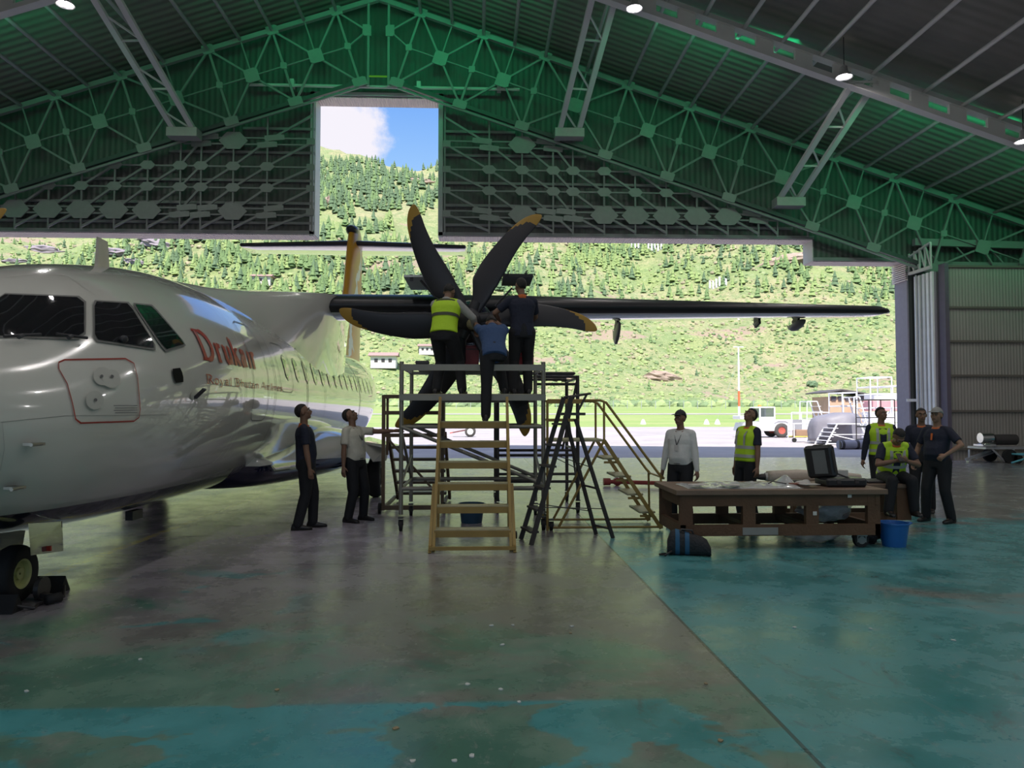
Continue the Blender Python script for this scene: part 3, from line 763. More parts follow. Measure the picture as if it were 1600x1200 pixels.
# little houses
def house(px, py, w, lb, wall=(.75, .7, .66), base=None):
    p = base or onhill(px, py); t_ = thing('house', lb, 'house', p)
    d_, h = w*.6, w*.42
    q = MB(); q.box(p+V((0, 0, h/2-.5)), (w, d_, h+1)); q.build('wall', mat('house_plaster', wall, .8), t_)
    q = MB(); q.prism([p+V((-w*.6, -d_*.7, h)), p+V((-w*.6, 0, h+w*.16)), p+V((-w*.6, d_*.7, h))], (w*1.2, 0, 0)); q.build('roof', mat('house_roof', (.35, .22, .2), .7), t_)
    for k in range(3):
        q = MB(); q.box(p+V(((k-1)*w*.28, -d_/2-.04, h*.55)), (w*.14, .1, h*.35)); q.build('window', mat('house_window', (.06, .05, .05), .3), t_)
house(600, 573, 13, 'long white farmhouse low on the slope left of the platform railing')
house(668, 552, 9, 'small white house half hidden behind the worker in the yellow vest')
house(410, 445, 11, 'tiny pale house with a pitched roof among trees above the aircraft cabin')
# perimeter fence
FEN = mat('fence_wire', (.35, .37, .38), .6)
t_ = thing('perimeter_fence', 'long thin wire fence on posts along the far edge of the grass', 'fence', (30, 240, 0))
for k in range(62):
    x = -95+k*4.6; q = MB(); q.box((x, 240, gz(240)+1.3), (.16, .16, 2.6)); q.build('fence_post', FEN, t_)
for z in (.6, 1.2, 1.8, 2.4):
    q = MB(); q.box((45, 240, gz(240)+z), (282, .05, .05)); q.build('fence_wire', FEN, t_)
# white runway markers
for px, py, lb in ((1005, 661, 'white cone marker on the grass left of the capped man'), (1104, 661, 'white marker on the grass, left one of the pair between the two standing men'), (1121, 661, 'white marker on the grass, right one of the pair between the two standing men')):
    p = PZ(px, py+4); q = MB(); q.lathe([(.38, 0), (.36, .25), (.25, .55), (.1, .78), (.01, .8)], 12, p); tag(q.build('runway_marker', mat('marker_white', (.85, .85, .85), .6), smooth=True), lb, 'marker')
# ---------------------------------------------------------------- aircraft
AX, AY = -4.22, 4.15           # nose tip; +Y is aft, +X its left wing
PL = thing('aeroplane', 'white twin-propeller airliner with red lettering on its nose, filling the left of the hangar', 'aeroplane', (AX, AY, 0))
def white_paint(name, split=None):
    m = mat(name, (.67, .67, .61), .14, 0, .03, .8, coat=1.0)
    t, b = nodes(m)
    b.inputs['Coat Roughness'].default_value = .015
    if split is not None:
        p_ = N(t, 'ShaderNodeNewGeometry').outputs['Position']; s_ = N(t, 'ShaderNodeSeparateXYZ'); t.links.new(p_, s_.inputs[0])
        src = b.inputs['Base Color'].links[0].from_socket
        f = mrange(t, mth(t, 'ADD', s_.outputs['Z'], mth(t, 'MULTIPLY', s_.outputs['Y'], .012)), split-.006, split+.006, 1.0, 0.0)
        t.links.new(mixc(t, f, src, (.008, .01, .035)), b.inputs['Base Color'])
    # slight oil-canning of the skin so reflections ripple
    p_ = N(t, 'ShaderNodeNewGeometry').outputs['Position']
    n1 = noise_(t, mscale(t, p_, (1, .8, 1.6)), 3.2, 3, .5); bp = N(t, 'ShaderNodeBump'); bp.inputs['Strength'].default_value = .06; bp.inputs['Distance'].default_value = .012
    t.links.new(n1, bp.inputs['Height']); t.links.new(bp.outputs[0], b.inputs['Coat Normal']); t.links.new(bp.outputs[0], b.inputs['Normal'])
    return m
FUS = white_paint('fuselage_paint', .90); WHT = white_paint('wing_paint')
NAVY = mat('navy_paint', (.010, .013, .04), .25, coat=.6); BOOT = mat('deicing_boot', (.012, .013, .016), .38)
GLASS = mat('cockpit_glass', (.006, .007, .009), .04, coat=1.0); LINE = mat('panel_gap', (.12, .12, .12), .6); RED = mat('red_letter_paint', (.42, .045, .03), .35)
ST = [(0.0, 1.74, 1.66, .04), (.08, 1.87, 1.52, .20), (.25, 1.98, 1.34, .40), (.5, 2.07, 1.13, .62), (.85, 2.17, .93, .84), (1.25, 2.27, .77, 1.02), (1.6, 2.38, .68, 1.13),
      (1.9, 2.55, .62, 1.21), (2.2, 2.73, .58, 1.27), (2.5, 2.86, .56, 1.32), (2.9, 2.975, .53, 1.37), (3.3, 3.06, .51, 1.40), (3.8, 3.15, .50, 1.425), (4.4, 3.25, .49, 1.432), (5.2, 3.30, .49, 1.432)]
for k in range(16): ST.append((5.9+k*.62, 3.30, .49, 1.432))
ST += [(15.8, 3.30, .55, 1.42), (16.6, 3.30, .75, 1.37), (17.5, 3.29, 1.05, 1.25), (18.5, 3.27, 1.40, 1.05), (19.5, 3.23, 1.80, .82), (20.5, 3.18, 2.18, .56), (21.4, 3.10, 2.5, .33), (22.2, 3.0, 2.72, .12)]
NR = 72
def fus_pt(st, a):        # a from the top, clockwise to +X
    s_, zt, zb, hw = st; zc_ = (zt+zb)/2; hh = (zt-zb)/2
    p_ = 1.0
    x = hw*sin(a); z = cos(a)
    if 1.2 < s_ < 3.6:      # flatter cockpit sides
        k = max(0, 1-abs(s_-2.3)/1.3)*.10
        x *= 1-k*max(0, cos(a))**1.2; 
    return V((AX+x, AY+s_, zc_+hh*z))
q = MB(); rings = [[fus_pt(st, 2*pi*k/NR) for k in range(NR)] for st in ST]
q.loft(rings, flip=True)
fus = q.build('fuselage', FUS, PL, smooth=True)
sb = fus.modifiers.new('sub', 'SUBSURF'); sb.levels = 1; sb.render_levels = 1
FB = BVHTree.FromPolygons([V(p) for p in q.v], q.f)
def onfus(px, py, off=.012, tree=FB):
    h = tree.ray_cast(CAM, ray(px, py).normalized())
    return None if h[0] is None else (h[0] + h[1]*(off if h[1].dot(ray(px, py)) < 0 else -off))
def side(Y, z, off=.006):
    h = FB.ray_cast(V((6, Y, z)), V((-1, 0, 0))); return None if h[0] is None else h[0]+V((1, 0, 0))*off
def decal(corners, name, mt, nu=8, nv=8, off=.014, rnd_=.0, parent=PL, src=onfus):
    # corners px: tl, tr, br, bl ; superellipse rounding of the patch outline
    tl, tr, br, bl = [V((c[0], c[1], 0)) for c in corners]; rings = []
    for j_ in range(nv+1):
        v = j_/nv; row = []
        vv = 2*v-1; inset = rnd_*(1-sqrt(max(0, 1-max(0, (abs(vv)-(1-2*rnd_))/(2*rnd_+1e-9))**2))) if rnd_ > 0 else 0
        for i in range(nu+1):
            u = inset+(1-2*inset)*i/nu
            p = (tl*(1-u)+tr*u)*(1-v) + (bl*(1-u)+br*u)*v; h = src(p.x, p.y, off)
            if h is None: return None
            row.append(h)
        rings.append(row)
    q = MB(); q.loft(rings, closed=False); return q.build(name, mt, parent, smooth=True)
def stroke(pts, w, name, mt, off=.008, parent=PL, src=onfus, step=4.0, wpx=None, build=True, q=None):
    # px polyline -> thin ribbon lying on the skin, w metres wide
    P3 = []
    for (a, b_) in zip(pts, pts[1:]):
        L = max(1, int(math.hypot(b_[0]-a[0], b_[1]-a[1])/step))
        for k in range(L): P3.append(src(a[0]+(b_[0]-a[0])*k/L, a[1]+(b_[1]-a[1])*k/L, off))
    P3.append(src(*pts[-1], off)); P3 = [p for p in P3 if p is not None]
    if len(P3) < 2: return None
    q = q or MB(); rg = []
    for i, p in enumerate(P3):
        d = (P3[min(i+1, len(P3)-1)]-P3[max(i-1, 0)]).normalized(); nrm = (CAM-p).normalized(); s_ = d.cross(nrm).normalized()
        c_ = V((AX, p.y, 1.9)); out = V((p.x-c_.x, 0, p.z-c_.z)).normalized(); s_ = d.cross(out).normalized()
        rg.append([p-s_*w/2, p+s_*w/2])
    q.loft(rg, closed=False)
    return q.build(name, mt, parent) if build else q
# cockpit glazing
SEAL = mat('window_seal', (.16, .16, .15), .6)
decal([(-3, 459), (134, 464), (133, 532), (-14, 529)], 'window_frame', SEAL, rnd_=.08, off=.010)
wn = decal([(-3, 462), (130, 467), (130, 528), (-12, 526)], 'cockpit_window', GLASS, rnd_=.08, off=.016)
decal([(144, 470), (203, 473), (247, 549), (145, 534)], 'window_frame', SEAL, rnd_=.05, off=.010)
decal([(147, 473), (200, 476), (243, 545), (147, 531)], 'cockpit_window', GLASS, rnd_=.05, off=.016)
decal([(205, 474), (238, 477), (291, 540), (256, 551)], 'window_frame', SEAL, rnd_=.05, off=.010)
decal([(209, 477), (236, 480), (287, 538), (257, 547)], 'cockpit_window', GLASS, rnd_=.05, off=.016)
decal([(-160, 470), (-18, 459), (-24, 528), (-170, 540)], 'cockpit_window', GLASS, rnd_=.06, off=.016)
# small square window and vents
decal([(266, 577), (281, 575), (286, 597), (271, 599)], 'service_window', mat('service_window_black', (.006, .006, .007), .6, spec=.1), 3, 3, rnd_=.1)
# baggage / service panel with red outline
stroke([(100, 563), (195, 561), (208, 568), (214, 590), (218, 640), (216, 652), (208, 658), (125, 661), (117, 655), (112, 630), (104, 600), (91, 577), (91, 567), (100, 563)], .013, 'panel_outline', RED)
DISC = mat('vent_disc_grey', (.50, .50, .45), .4)
def disc(px, py, r, name, mt, off=.02, n=20, parent=PL):
    pts = [onfus(px+r*cos(2*pi*k/n), py+r*1.02*sin(2*pi*k/n), off) for k in range(n)]; c_ = onfus(px, py, off)
    q = MB(); q.add(pts+[c_], [((k+1) % n, k, n) for k in range(n)]); return q.build(name, mt, parent, smooth=True)
disc(157, 589, 14, 'vent_disc', DISC); disc(171, 593, 14, 'vent_disc', DISC); disc(145, 626, 14, 'vent_disc', DISC)
for x, y in ((155, 590), (171, 590), (145, 626)): disc(x, y, 2.6, 'vent_hole', LINE, .028, 10)
for k in range(4): stroke([(176+k % 2*2, 634+k*3.6), (213, 633.5+k*3.6)], .006, 'stencil_line', mat('stencil_grey', (.25, .25, .25), .6), off=.01)
# pitot and angle-of-attack probes, drain mast
def probe(px, py, tip, name, r=.018, mt=DARK):
    a = onfus(px, py, 0); b_ = a+V(tip); q = MB(); q.tube([a, a+V(tip)*.5+V((.0, 0, 0)), b_], [r, r*.8, r*.4], 8); return q.build(name, mt, PL, smooth=True)
disc(303, 618, 7, 'vane_plate', DISC, .012, 14)
a = onfus(303, 622, .01); q = MB(); q.beam(a, a+V((.10, -.02, .09)), .05, .02); q.build('angle_vane', DARK, PL)
for x, y in ((42, 694), (12, 762)):
    a = onfus(x, y, 0); q = MB(); q.box(a+V((.05, 0, 0)), (.10, .10, .02)); q.tube([a+V((.09, .02, 0)), a+V((.11, -.14, 0))], .013, 8); q.build('pitot_probe', mat('probe_steel', (.35, .33, .28), .35, .8), PL)
# wipers and mirror knob
def wiper(p, q_, name):
    q = MB(); A, B = onfus(*p, .05), onfus(*q_, .05); q.tube([A, B], .012, 8); q.tube([(A+B)/2+V((0, -.05, -.02)), (A+B)/2], .016, 8); q.build(name, DARK, PL)
wiper((2, 534), (60, 530), 'wiper'); wiper((84, 529), (131, 534), 'wiper')
a = onfus(190, 533, .03); q = MB(); q.sphere(a, (.03, .05, .035), 12, 8); q.build('ice_detector', DARK, PL, smooth=True)
# seams
for pts in ([(96, 430), (107, 432), (125, 445), (150, 462)], [(3, 660), (6, 700), (0, 735)], [(0, 660), (100, 650), (260, 648)], [(10, 433), (60, 428), (100, 430)]):
    stroke(pts, .006, 'skin_seam', mat('seam_grey', (.45, .45, .42), .5), off=.006)
stroke([(385, 487), (405, 496), (430, 511), (455, 531), (478, 551), (497, 566)], .028, 'fairing_seal', mat('seal_black', (.03, .03, .03), .6), off=.012)
# roof aerials
a = PY(150, 418, AY+3.6); a = V((AX, AY+4.1, 3.18))
bz = PX(147, 415, AX+.15)
def blade_aerial(Y, X, z, h, ch, name, lean=.1):
    q = MB(); q.loft([[V((X-.02, Y, z)), V((X, Y-.05, z)), V((X+.02, Y, z)), V((X, Y+ch, z))], [V((X-.012, Y+lean, z+h)), V((X, Y+lean-.02, z+h)), V((X+.012, Y+lean, z+h)), V((X, Y+lean+ch*.7, z+h))]])
    return q.build(name, mat('aerial_grey', (.5, .47, .42), .4), PL)
aY = 8.1; ax_ = PY(150, 415, aY); blade_aerial(aY, ax_.x, 3.02, .46, .32, 'blade_aerial', .02)
blade_aerial(10.9, PY(288, 462, 10.9).x, 3.22, .12, .16, 'blade_aerial')
# cabin windows, doors and frames, by station along the left side
for k in range(15):
    Y = AY+6.9+k*.62
    if 6.7+k*.62 > 15.6: break
    rings = []
    for j_ in range(7):
        v = j_/6*2-1; w_ = .125*sqrt(max(0, 1-max(0, abs(v)-.35)**2/.43)); z = 2.26-v*.19
        rings.append([side(Y-w_, z, .008), side(Y, z, .009), side(Y+w_, z, .008)])
    if any(p is None for r_ in rings for p in r_): continue
    q = MB(); q.loft(rings, closed=False); q.build('cabin_window', GLASS, PL)
def ring_seam(Y, w=.02, name='frame_seam', mt=LINE, a0=.25, a1=2.6):
    st = None
    rg = []
    for k in range(40):
        a = a0+(a1-a0)*k/39; rg.append([V((AX+1.440*sin(a), Y-w/2, 1.895+1.415*cos(a))), V((AX+1.440*sin(a), Y+w/2, 1.895+1.415*cos(a)))])
    q = MB(); q.loft(rg, closed=False); return q.build(name, mt, PL)
def side_rect(Y0, Y1, z0, z1, w, name, mt, r=.12):
    pts = [(Y0+r, z1), (Y1-r, z1), (Y1-r*.3, z1-r*.3), (Y1, z1-r), (Y1, z0+r), (Y1-r*.3, z0+r*.3), (Y1-r, z0), (Y0+r, z0), (Y0+r*.3, z0+r*.3), (Y0, z0+r), (Y0, z1-r), (Y0+r*.3, z1-r*.3), (Y0+r, z1)]
    q = MB()
    for (a, b_) in zip(pts, pts[1:]):
        n = max(1, int(math.hypot(b_[0]-a[0], b_[1]-a[1])/.08)); rg = []
        for k in range(n+1):
            y = a[0]+(b_[0]-a[0])*k/n; z = a[1]+(b_[1]-a[1])*k/n; p = side(y, z, .006)
            dy, dz = b_[0]-a[0], b_[1]-a[1]; L = math.hypot(dy, dz); ny_, nz_ = -dz/L*w/2, dy/L*w/2
            p1, p2 = side(y+ny_, z+nz_, .006), side(y-ny_, z-nz_, .006)
            if p1 and p2: rg.append([p1, p2])
        if len(rg) > 1: q.loft(rg, closed=False)
    return q.build(name, mt, PL)
side_rect(9.35, 10.0, 1.5, 2.75, .012, 'door_outline', LINE); side_rect(10.6, 11.3, 1.9, 2.6, .01, 'panel_outline', LINE)
side_rect(7.8, 8.9, 1.0, 1.9, .008, 'panel_outline', mat('seam_grey', (.45, .45, .42), .5))
ring_seam(AY+6.2, .014); ring_seam(AY+8.1, .03, 'prop_ice_strip', mat('ice_strip', (.05, .05, .05), .5), .9, 2.3); ring_seam(AY+13.4, .05, 'frame_seam', mat('frame_dark', (.05, .055, .05), .4), 0, 3.0)
ring_seam(AY+9.5, .01); ring_seam(AY+4.9, .008, 'frame_seam', mat('seam_grey', (.45, .45, .42), .5), .1, 2.2)
# lettering, drawn as pen strokes laid on the skin.  px(u, v): u 0..1 left-right, v 0..1 top-bottom of the capital height
def glyphs(word, P_, widths, wv, wh, name):
    # each glyph: list of (polyline, weight) in a unit cell, baseline v=1, cap top v=0, x-height v=.38
    def arc(cx, cy_, rx, ry, a0, a1, n=10): return [(cx+rx*cos(R(a0+(a1-a0)*k/n)), cy_+ry*sin(R(a0+(a1-a0)*k/n))) for k in range(n+1)]
    H, T = 'H', 't'
    G = {'D': [([(.2, 0), (.2, 1)], H), ([(0, 0), (.45, 0)], T), ([(0, 1), (.45, 1)], T), (arc(.42, .5, .5, .5, -90, 90), H)],
         'r': [([(.3, .38), (.3, 1)], H), ([(.05, .38), (.3, .38)], T), ([(.1, 1), (.55, 1)], T), ([(.3, .55), (.5, .40), (.85, .42)], H)],
         'u': [([(.2, .38), (.2, .85), (.38, .99), (.6, .96), (.75, .85)], H), ([(.78, .38), (.78, 1)], H), ([(.0, .38), (.2, .38)], T), ([(.58, .38), (.78, .38)], T), ([(.78, 1), (.98, 1)], T)],
         'k': [([(.2, 0), (.2, 1)], H), ([(0, 0), (.2, 0)], T), ([(.05, 1), (.4, 1)], T), ([(.75, .38), (.28, .72)], T), ([(.38, .66), (.85, 1)], H), ([(.55, .38), (.92, .38)], T), ([(.65, 1), (1, 1)], T)],
         'a': [([(.15, .5), (.35, .39), (.6, .42), (.68, .55), (.68, 1)], H), ([(.68, .62), (.3, .70), (.14, .84), (.28, .99), (.5, .96), (.68, .84)], H), ([(.68, 1), (.92, 1)], T)],
         'i': [([(.5, .38), (.5, 1)], H), ([(.25, .38), (.5, .38)], T), ([(.2, 1), (.8, 1)], T), ([(.46, .14), (.54, .14)], 'D')],
         'R': [([(.18, 0), (.18, 1)], H), ([(0, 0), (.4, 0)], T), ([(0, 1), (.4, 1)], T), (arc(.4, .25, .38, .25, -90, 90), H), ([(.4, .5), (.95, 1)], H)],
         'o': [(arc(.5, .69, .36, .31, 0, 360, 16), H)], 'y': [([(.1, .38), (.5, 1)], H), ([(.9, .38), (.35, 1.28), (.1, 1.25)], T)], 'l': [([(.5, 0), (.5, 1)], H), ([(.2, 1), (.8, 1)], T)],
         'B': [([(.18, 0), (.18, 1)], H), (arc(.4, .24, .36, .24, -90, 90), H), (arc(.42, .74, .42, .26, -90, 90), H), ([(0, 0), (.4, 0)], T), ([(0, 1), (.42, 1)], T)],
         'h': [([(.15, 0), (.15, 1)], H), ([(.15, .5), (.5, .38), (.8, .55), (.8, 1)], H)], 't': [([(.4, .15), (.4, .9), (.6, 1), (.85, .95)], H), ([(.1, .38), (.8, .38)], T)],
         'n': [([(.15, .38), (.15, 1)], H), ([(.15, .5), (.5, .38), (.8, .55), (.8, 1)], H)], 'A': [([(0, 1), (.5, 0)], T), ([(.5, 0), (1, 1)], H), ([(.2, .65), (.8, .65)], T)],
         'e': [([(.12, .66), (.86, .66), (.8, .48), (.5, .38), (.2, .48), (.12, .7), (.25, .93), (.55, 1), (.85, .9)], H)], 's': [([(.8, .45), (.45, .38), (.2, .5), (.75, .8), (.6, .98), (.15, .93)], H)], ' ': []}
    x = 0.0; tot = sum(widths)
    for ch, w_ in zip(word, widths):
        q = MB()
        for pl, wt in G[ch]:
            rg = []; pts = []
            for a, b_ in zip(pl, pl[1:]):
                for k in range(4): pts.append((a[0]+(b_[0]-a[0])*k/4, a[1]+(b_[1]-a[1])*k/4))
            pts.append(pl[-1])
            P3 = [P_((x+u*w_*.86)/tot, v) for u, v in pts]
            if any(p is None for p in P3): continue
            ww = wv if wt == H else (wh if wt == T else wv*1.25)
            for i, p in enumerate(P3):
                d = (P3[min(i+1, len(P3)-1)]-P3[max(i-1, 0)]).normalized(); out = V((p.x-AX, 0, p.z-1.9)).normalized(); s_ = d.cross(out).normalized()
                # strokes are fat where they run up and down, thin where they run along
                f = ww*(.55+.45*abs(d.z)) if wt == H else ww
                rg.append([p-s_*f/2, p+s_*f/2])
            q.loft(rg, closed=False)
        if q.v: q.build(name, RED, PL)
        x += w_
# capital height measured on the photo: D top-left (297,514) .. bottom (322,568); last r bottom (402,571)
def on_big(u, v):
    Y0, Y1 = BIG[0], BIG[1]; z0, z1 = BIG[2], BIG[3]
    return side(Y0+(Y1-Y0)*u, z0+(z1-z0)*v, .007)
pA, pB, pC = onfus(299, 515, 0), onfus(320, 566, 0), onfus(402, 571, 0)
BIG = (min(pA.y, pB.y)-.02, pC.y, pA.z, (pB.z+pC.z)/2)
glyphs('Drukair', on_big, [1.5, .9, 1.1, 1.05, .98, .62, .85], .085, .03, 'red_letter')
pD, pE = onfus(321, 585, 0), onfus(326, 599, 0)
SM = (pD.y, pD.y+2.9, pD.z, pE.z)
glyphs('Royal Bhutan Airlines', lambda u, v: side(SM[0]+(SM[1]-SM[0])*u, SM[2]+(SM[3]-SM[2])*v, .007), [1.1, .95, .9, .85, .5, .6, 1.05, .95, .95, .6, .85, .95, .6, 1.1, .45, .8, .5, .45, .95, .85, .8], .024, .01, 'small_red_letter')

# wings -------------------------------------------------------------------------
def foil(c, th):       # closed section: leading edge x=0 .. trailing edge x=1; returns (x, z) over top then bottom
    xs_ = [0, .005, .02, .05, .10, .18, .3, .42, .56, .7, .85, 1.0]
    def yt(x): return 5*th*(.2969*sqrt(x)-.126*x-.3516*x*x+.2843*x**3-.1015*x**4)
    up = [(x*c, (yt(x)*1.0+.018*sin(pi*x))*c) for x in xs_]; lo = [(x*c, (-yt(x)*.95+.018*sin(pi*x))*c) for x in reversed(xs_[1:-1])]
    return up+lo
WZ = 3.53
def wing_sec(l, s): 
    a = abs(l)
    if a <= 4.9: le, ch, th = 13.35, 2.55, .185
    else:
        k = (a-4.9)/(12.2-4.9); le, ch, th = 13.35+.62*k, 2.55-1.2*k, .185-.045*k
    if a > 11.95: kk = (a-11.95)/.33; le += .35*kk**2; ch -= .6*kk**2; th *= 1-.55*kk
    return le, ch, th, WZ+max(0, a-4.9)*.006
for s, nm in ((1, 'left'), (-1, 'right')):
    w = thing_w = MB(); ls = [0, .8, 1.6, 2.6, 3.6, 4.9, 6, 7.2, 8.4, 9.6, 10.8, 11.6, 11.95, 12.1, 12.2, 12.28]
    rings = []; boots = []
    for l in ls:
        le, ch, th, z0 = wing_sec(l, s); pts = foil(ch, th); rings.append([V((AX+s*l, le+x, z0+z)) for x, z in pts])
    w.loft(rings, flip=(s < 0)); wo_ = w.build('wing', WHT, PL, smooth=True, sm_angle=50)
    b_ = MB(); rg = []
    for l in [1.5, 2.6, 3.6, 4.9, 6, 7.2, 8.4, 9.6, 10.8, 11.6, 11.95, 12.1]:
        le, ch, th, z0 = wing_sec(l, s); pts = foil(ch, th); n = len(pts)
        idx = [n-3, n-2, n-1, 0, 1, 2, 3, 4, 5]
        rg.append([V((AX+s*l, le+pts[i][0], z0+pts[i][1])) + V((0, -.006 if pts[i][0] < .05 else 0, .006 if i <= 6 else -.006)) for i in idx])
    b_.loft(rg, closed=False, flip=(s < 0)); bo = b_.build('deicing_boot', BOOT, wo_, smooth=True); 
    # chord-wise stitching on the boot inboard
    for l, sz in ((5.2, (.10, .62, .30)), (7.05, (.10, .70, .44)), (9.95, (.07, .35, .10)), (10.75, (.22, .7, .2))):
        le, ch, th, z0 = wing_sec(l, s); Y = le+ch*.86; zz = z0-.05
        f = MB(); L = sz[1]; w_ = sz[0]
        rg = []
        for k in range(9):
            t_ = k/8; r_ = sin(pi*min(1, t_*1.08+.02))**.6; rg.append([V((AX+s*l+w_/2*r_*cos(2*pi*i/10), Y-L*.7+L*1.3*t_, zz-sz[2]*(.25+.45*sin(pi*t_**1.4))+sz[2]*.42*r_*sin(2*pi*i/10))) for i in range(10)])
        f.loft(rg); f.build('flap_fairing', mat('fairing_grey', (.16, .155, .15), .4), wo_, smooth=True)
        f = MB(); f.beam((AX+s*l, Y-.2, zz+.02), (AX+s*l, Y+.05, zz-sz[2]*.5), .05, .2); f.build('flap_hinge', DARK, wo_)
    # nacelle
    nc = MB(); rg = []
    for (yy, zt, zb, hw_) in ((11.95, 3.32, 2.62, .36), (12.1, 3.40, 2.5, .42), (12.6, 3.50, 2.42, .46), (13.4, 3.62, 2.45, .47), (14.4, 3.60, 2.62, .44), (15.4, 3.55, 2.95, .34), (16.3, 3.5, 3.3, .16)):
        rg.append([V((AX+s*4.05+hw_*cos(2*pi*k/28), yy, (zt+zb)/2+(zt-zb)/2*sin(2*pi*k/28))) for k in range(28)])
    nc.loft(rg); no = nc.build('engine_nacelle', NAVY, PL, smooth=True, sm_angle=40)
    ec = MB(); ec.cyl((AX+s*4.05, 11.62, 3.0), (AX+s*4.05, 12.0, 3.0), .20, 20, .30); ec.box((AX+s*4.05, 11.98, 2.72), (.36, .05, .22)); ec.build('gearbox', DARK, no)
# fairing between the wing and the cabin roof
q = MB(); rg = []
for Y, top, ht, hb in ((9.4, 3.305, .3, .95), (10.4, 3.36, .55, 1.05), (11.4, 3.48, .8, 1.15), (12.3, 3.62, 1.05, 1.25), (13.0, 3.72, 1.5, 1.33), (13.6, 3.77, 1.66, 1.36), (14.3, 3.79, 1.60, 1.37), (15.2, 3.74, 1.56, 1.36), (16.2, 3.6, 1.4, 1.3), (17.2, 3.4, .9, 1.1)):
    pts = []
    for k in range(13):
        u = k/12; pts.append((ht*u, top-.05*u*u*1.0))
    zb_ = 1.9+1.40*sqrt(max(0, 1-(hb/1.43)**2)) if hb < 1.43 else 1.9
    zb_ = min(zb_, 2.25+ (1.43-hb)*1.2)
    for k in range(1, 11):
        u = k/10; pts.append((ht+(hb-ht)*u**.8, (top-.05)*(1-u)+zb_*u))
    ring = [V((AX+x, Y, z)) for x, z in pts] + [V((AX-x, Y, z)) for x, z in pts[::-1][:-1]]
    rg.append(ring)
q.loft(rg, cap=True); fa = q.build('wing_fairing', WHT, PL, smooth=True, sm_angle=60)
# sponsons for the main gear
SPM = white_paint('sponson_paint', .98)
q = MB(); rg = []
for Y, hw_, zt, zb in ((10.6, 1.15, 1.1, .62), (11.2, 1.22, 1.05, .48), (11.9, 1.34, 1.1, .42), (12.6, 1.52, 1.2, .40), (13.2, 1.85, 1.36, .40), (13.8, 2.0, 1.42, .40), (14.8, 2.0, 1.42, .40), (15.8, 1.85, 1.32, .43), (16.6, 1.5, 1.15, .5), (17.4, 1.1, 1.0, .66)):
    rg.append([V((AX+hw_*(abs(cos(a))**.75)*(1 if cos(a) > 0 else -1), Y, (zt+zb)/2+(zt-zb)/2*(abs(sin(a))**.85)*(1 if sin(a) > 0 else -1))) for a in [2*pi*k/48 for k in range(48)]])
q.loft(rg, flip=True); q.build('gear_sponson', SPM, PL, smooth=True)
# tail ---------------------------------------------------------------------------
FIN = mat('golden_fin_paint', (.55, .26, .02), .4, coat=.25); t, b = nodes(FIN)
p_ = N(t, 'ShaderNodeTexCoord').outputs['Object']; s_ = N(t, 'ShaderNodeSeparateXYZ'); t.links.new(p_, s_.inputs[0])
dg = mth(t, 'SUBTRACT', mth(t, 'MULTIPLY', mth(t, 'SUBTRACT', s_.outputs['Y'], 18.6), 1.35), mth(t, 'SUBTRACT', s_.outputs['Z'], 3.6))
cc = mixc(t, mrange(t, dg, -.05, .05), (.56, .27, .015), (.64, .20, .035))
wv_ = mth(t, 'ADD', dg, mth(t, 'MULTIPLY', noise_(t, p_, 1.6, 2, .5), 2.2))
cc = mixc(t, mth(t, 'MULTIPLY', mrange(t, wv_, .75, .85), mrange(t, wv_, 1.45, 1.3)), cc, (.75, .74, .76)); t.links.new(cc, b.inputs['Base Color'])
q = MB(); rg = []
for z, le, te, th in ((3.0, 20.6, 26.3, .50), (3.7, 21.7, 26.35, .46), (4.6, 22.9, 26.4, .42), (5.6, 23.5, 26.5, .38), (6.6, 23.9, 26.6, .36), (7.2, 24.2, 26.6, .36), (7.5, 24.35, 26.5, .34), (7.78, 24.6, 26.2, .24)):
    ch = te-le; pts = foil(ch, th/ch); rg.append([V((AX+zz, le+x, z)) for x, zz in pts])
q.loft(rg, flip=True); fo = q.build('tail_fin', FIN, PL, smooth=True, sm_angle=50)
q = MB(); q.sphere((AX, 24.65, 7.6), (.20, .42, .17), 14, 8); q.build('fin_tip_cap', BOOT, fo, smooth=True)
q = MB(); rg = []
for l in (-3.75, -3.7, -3.3, -2, -1, 0, 1, 2, 3.3, 3.7, 3.75):
    a = abs(l); ch = 2.1-.7*a/3.7; le = 24.45+.45*a/3.7; k = .3 if a > 3.72 else 1; pts = foil(ch, .13*k); rg.append([V((AX+l, le+x, 7.16+z)) for x, z in pts])
q.loft(rg); tp = q.build('tailplane', WHT, PL, smooth=True, sm_angle=50)
q = MB(); rg = []
for l in (-3.72, 0, 3.72):
    a = abs(l); ch = 2.1-.7*a/3.7; le = 24.45+.45*a/3.7; pts = foil(ch, .13); idx = [len(pts)-3, len(pts)-2, len(pts)-1, 0, 1, 2, 3, 4, 5]; rg.append([V((AX+l, le+pts[i][0]-.008, 7.16+pts[i][1]+(.006 if i < 6 else -.004))) for i in idx])
q.loft(rg, closed=False); q.build('deicing_boot', BOOT, tp, smooth=True)
for z in (5.2, 4.3, 6.2):
    q = MB(); q.tube([(AX, 26.5, z), (AX, 26.8, z)], .02, 6); q.build('static_wick', DARK, fo)

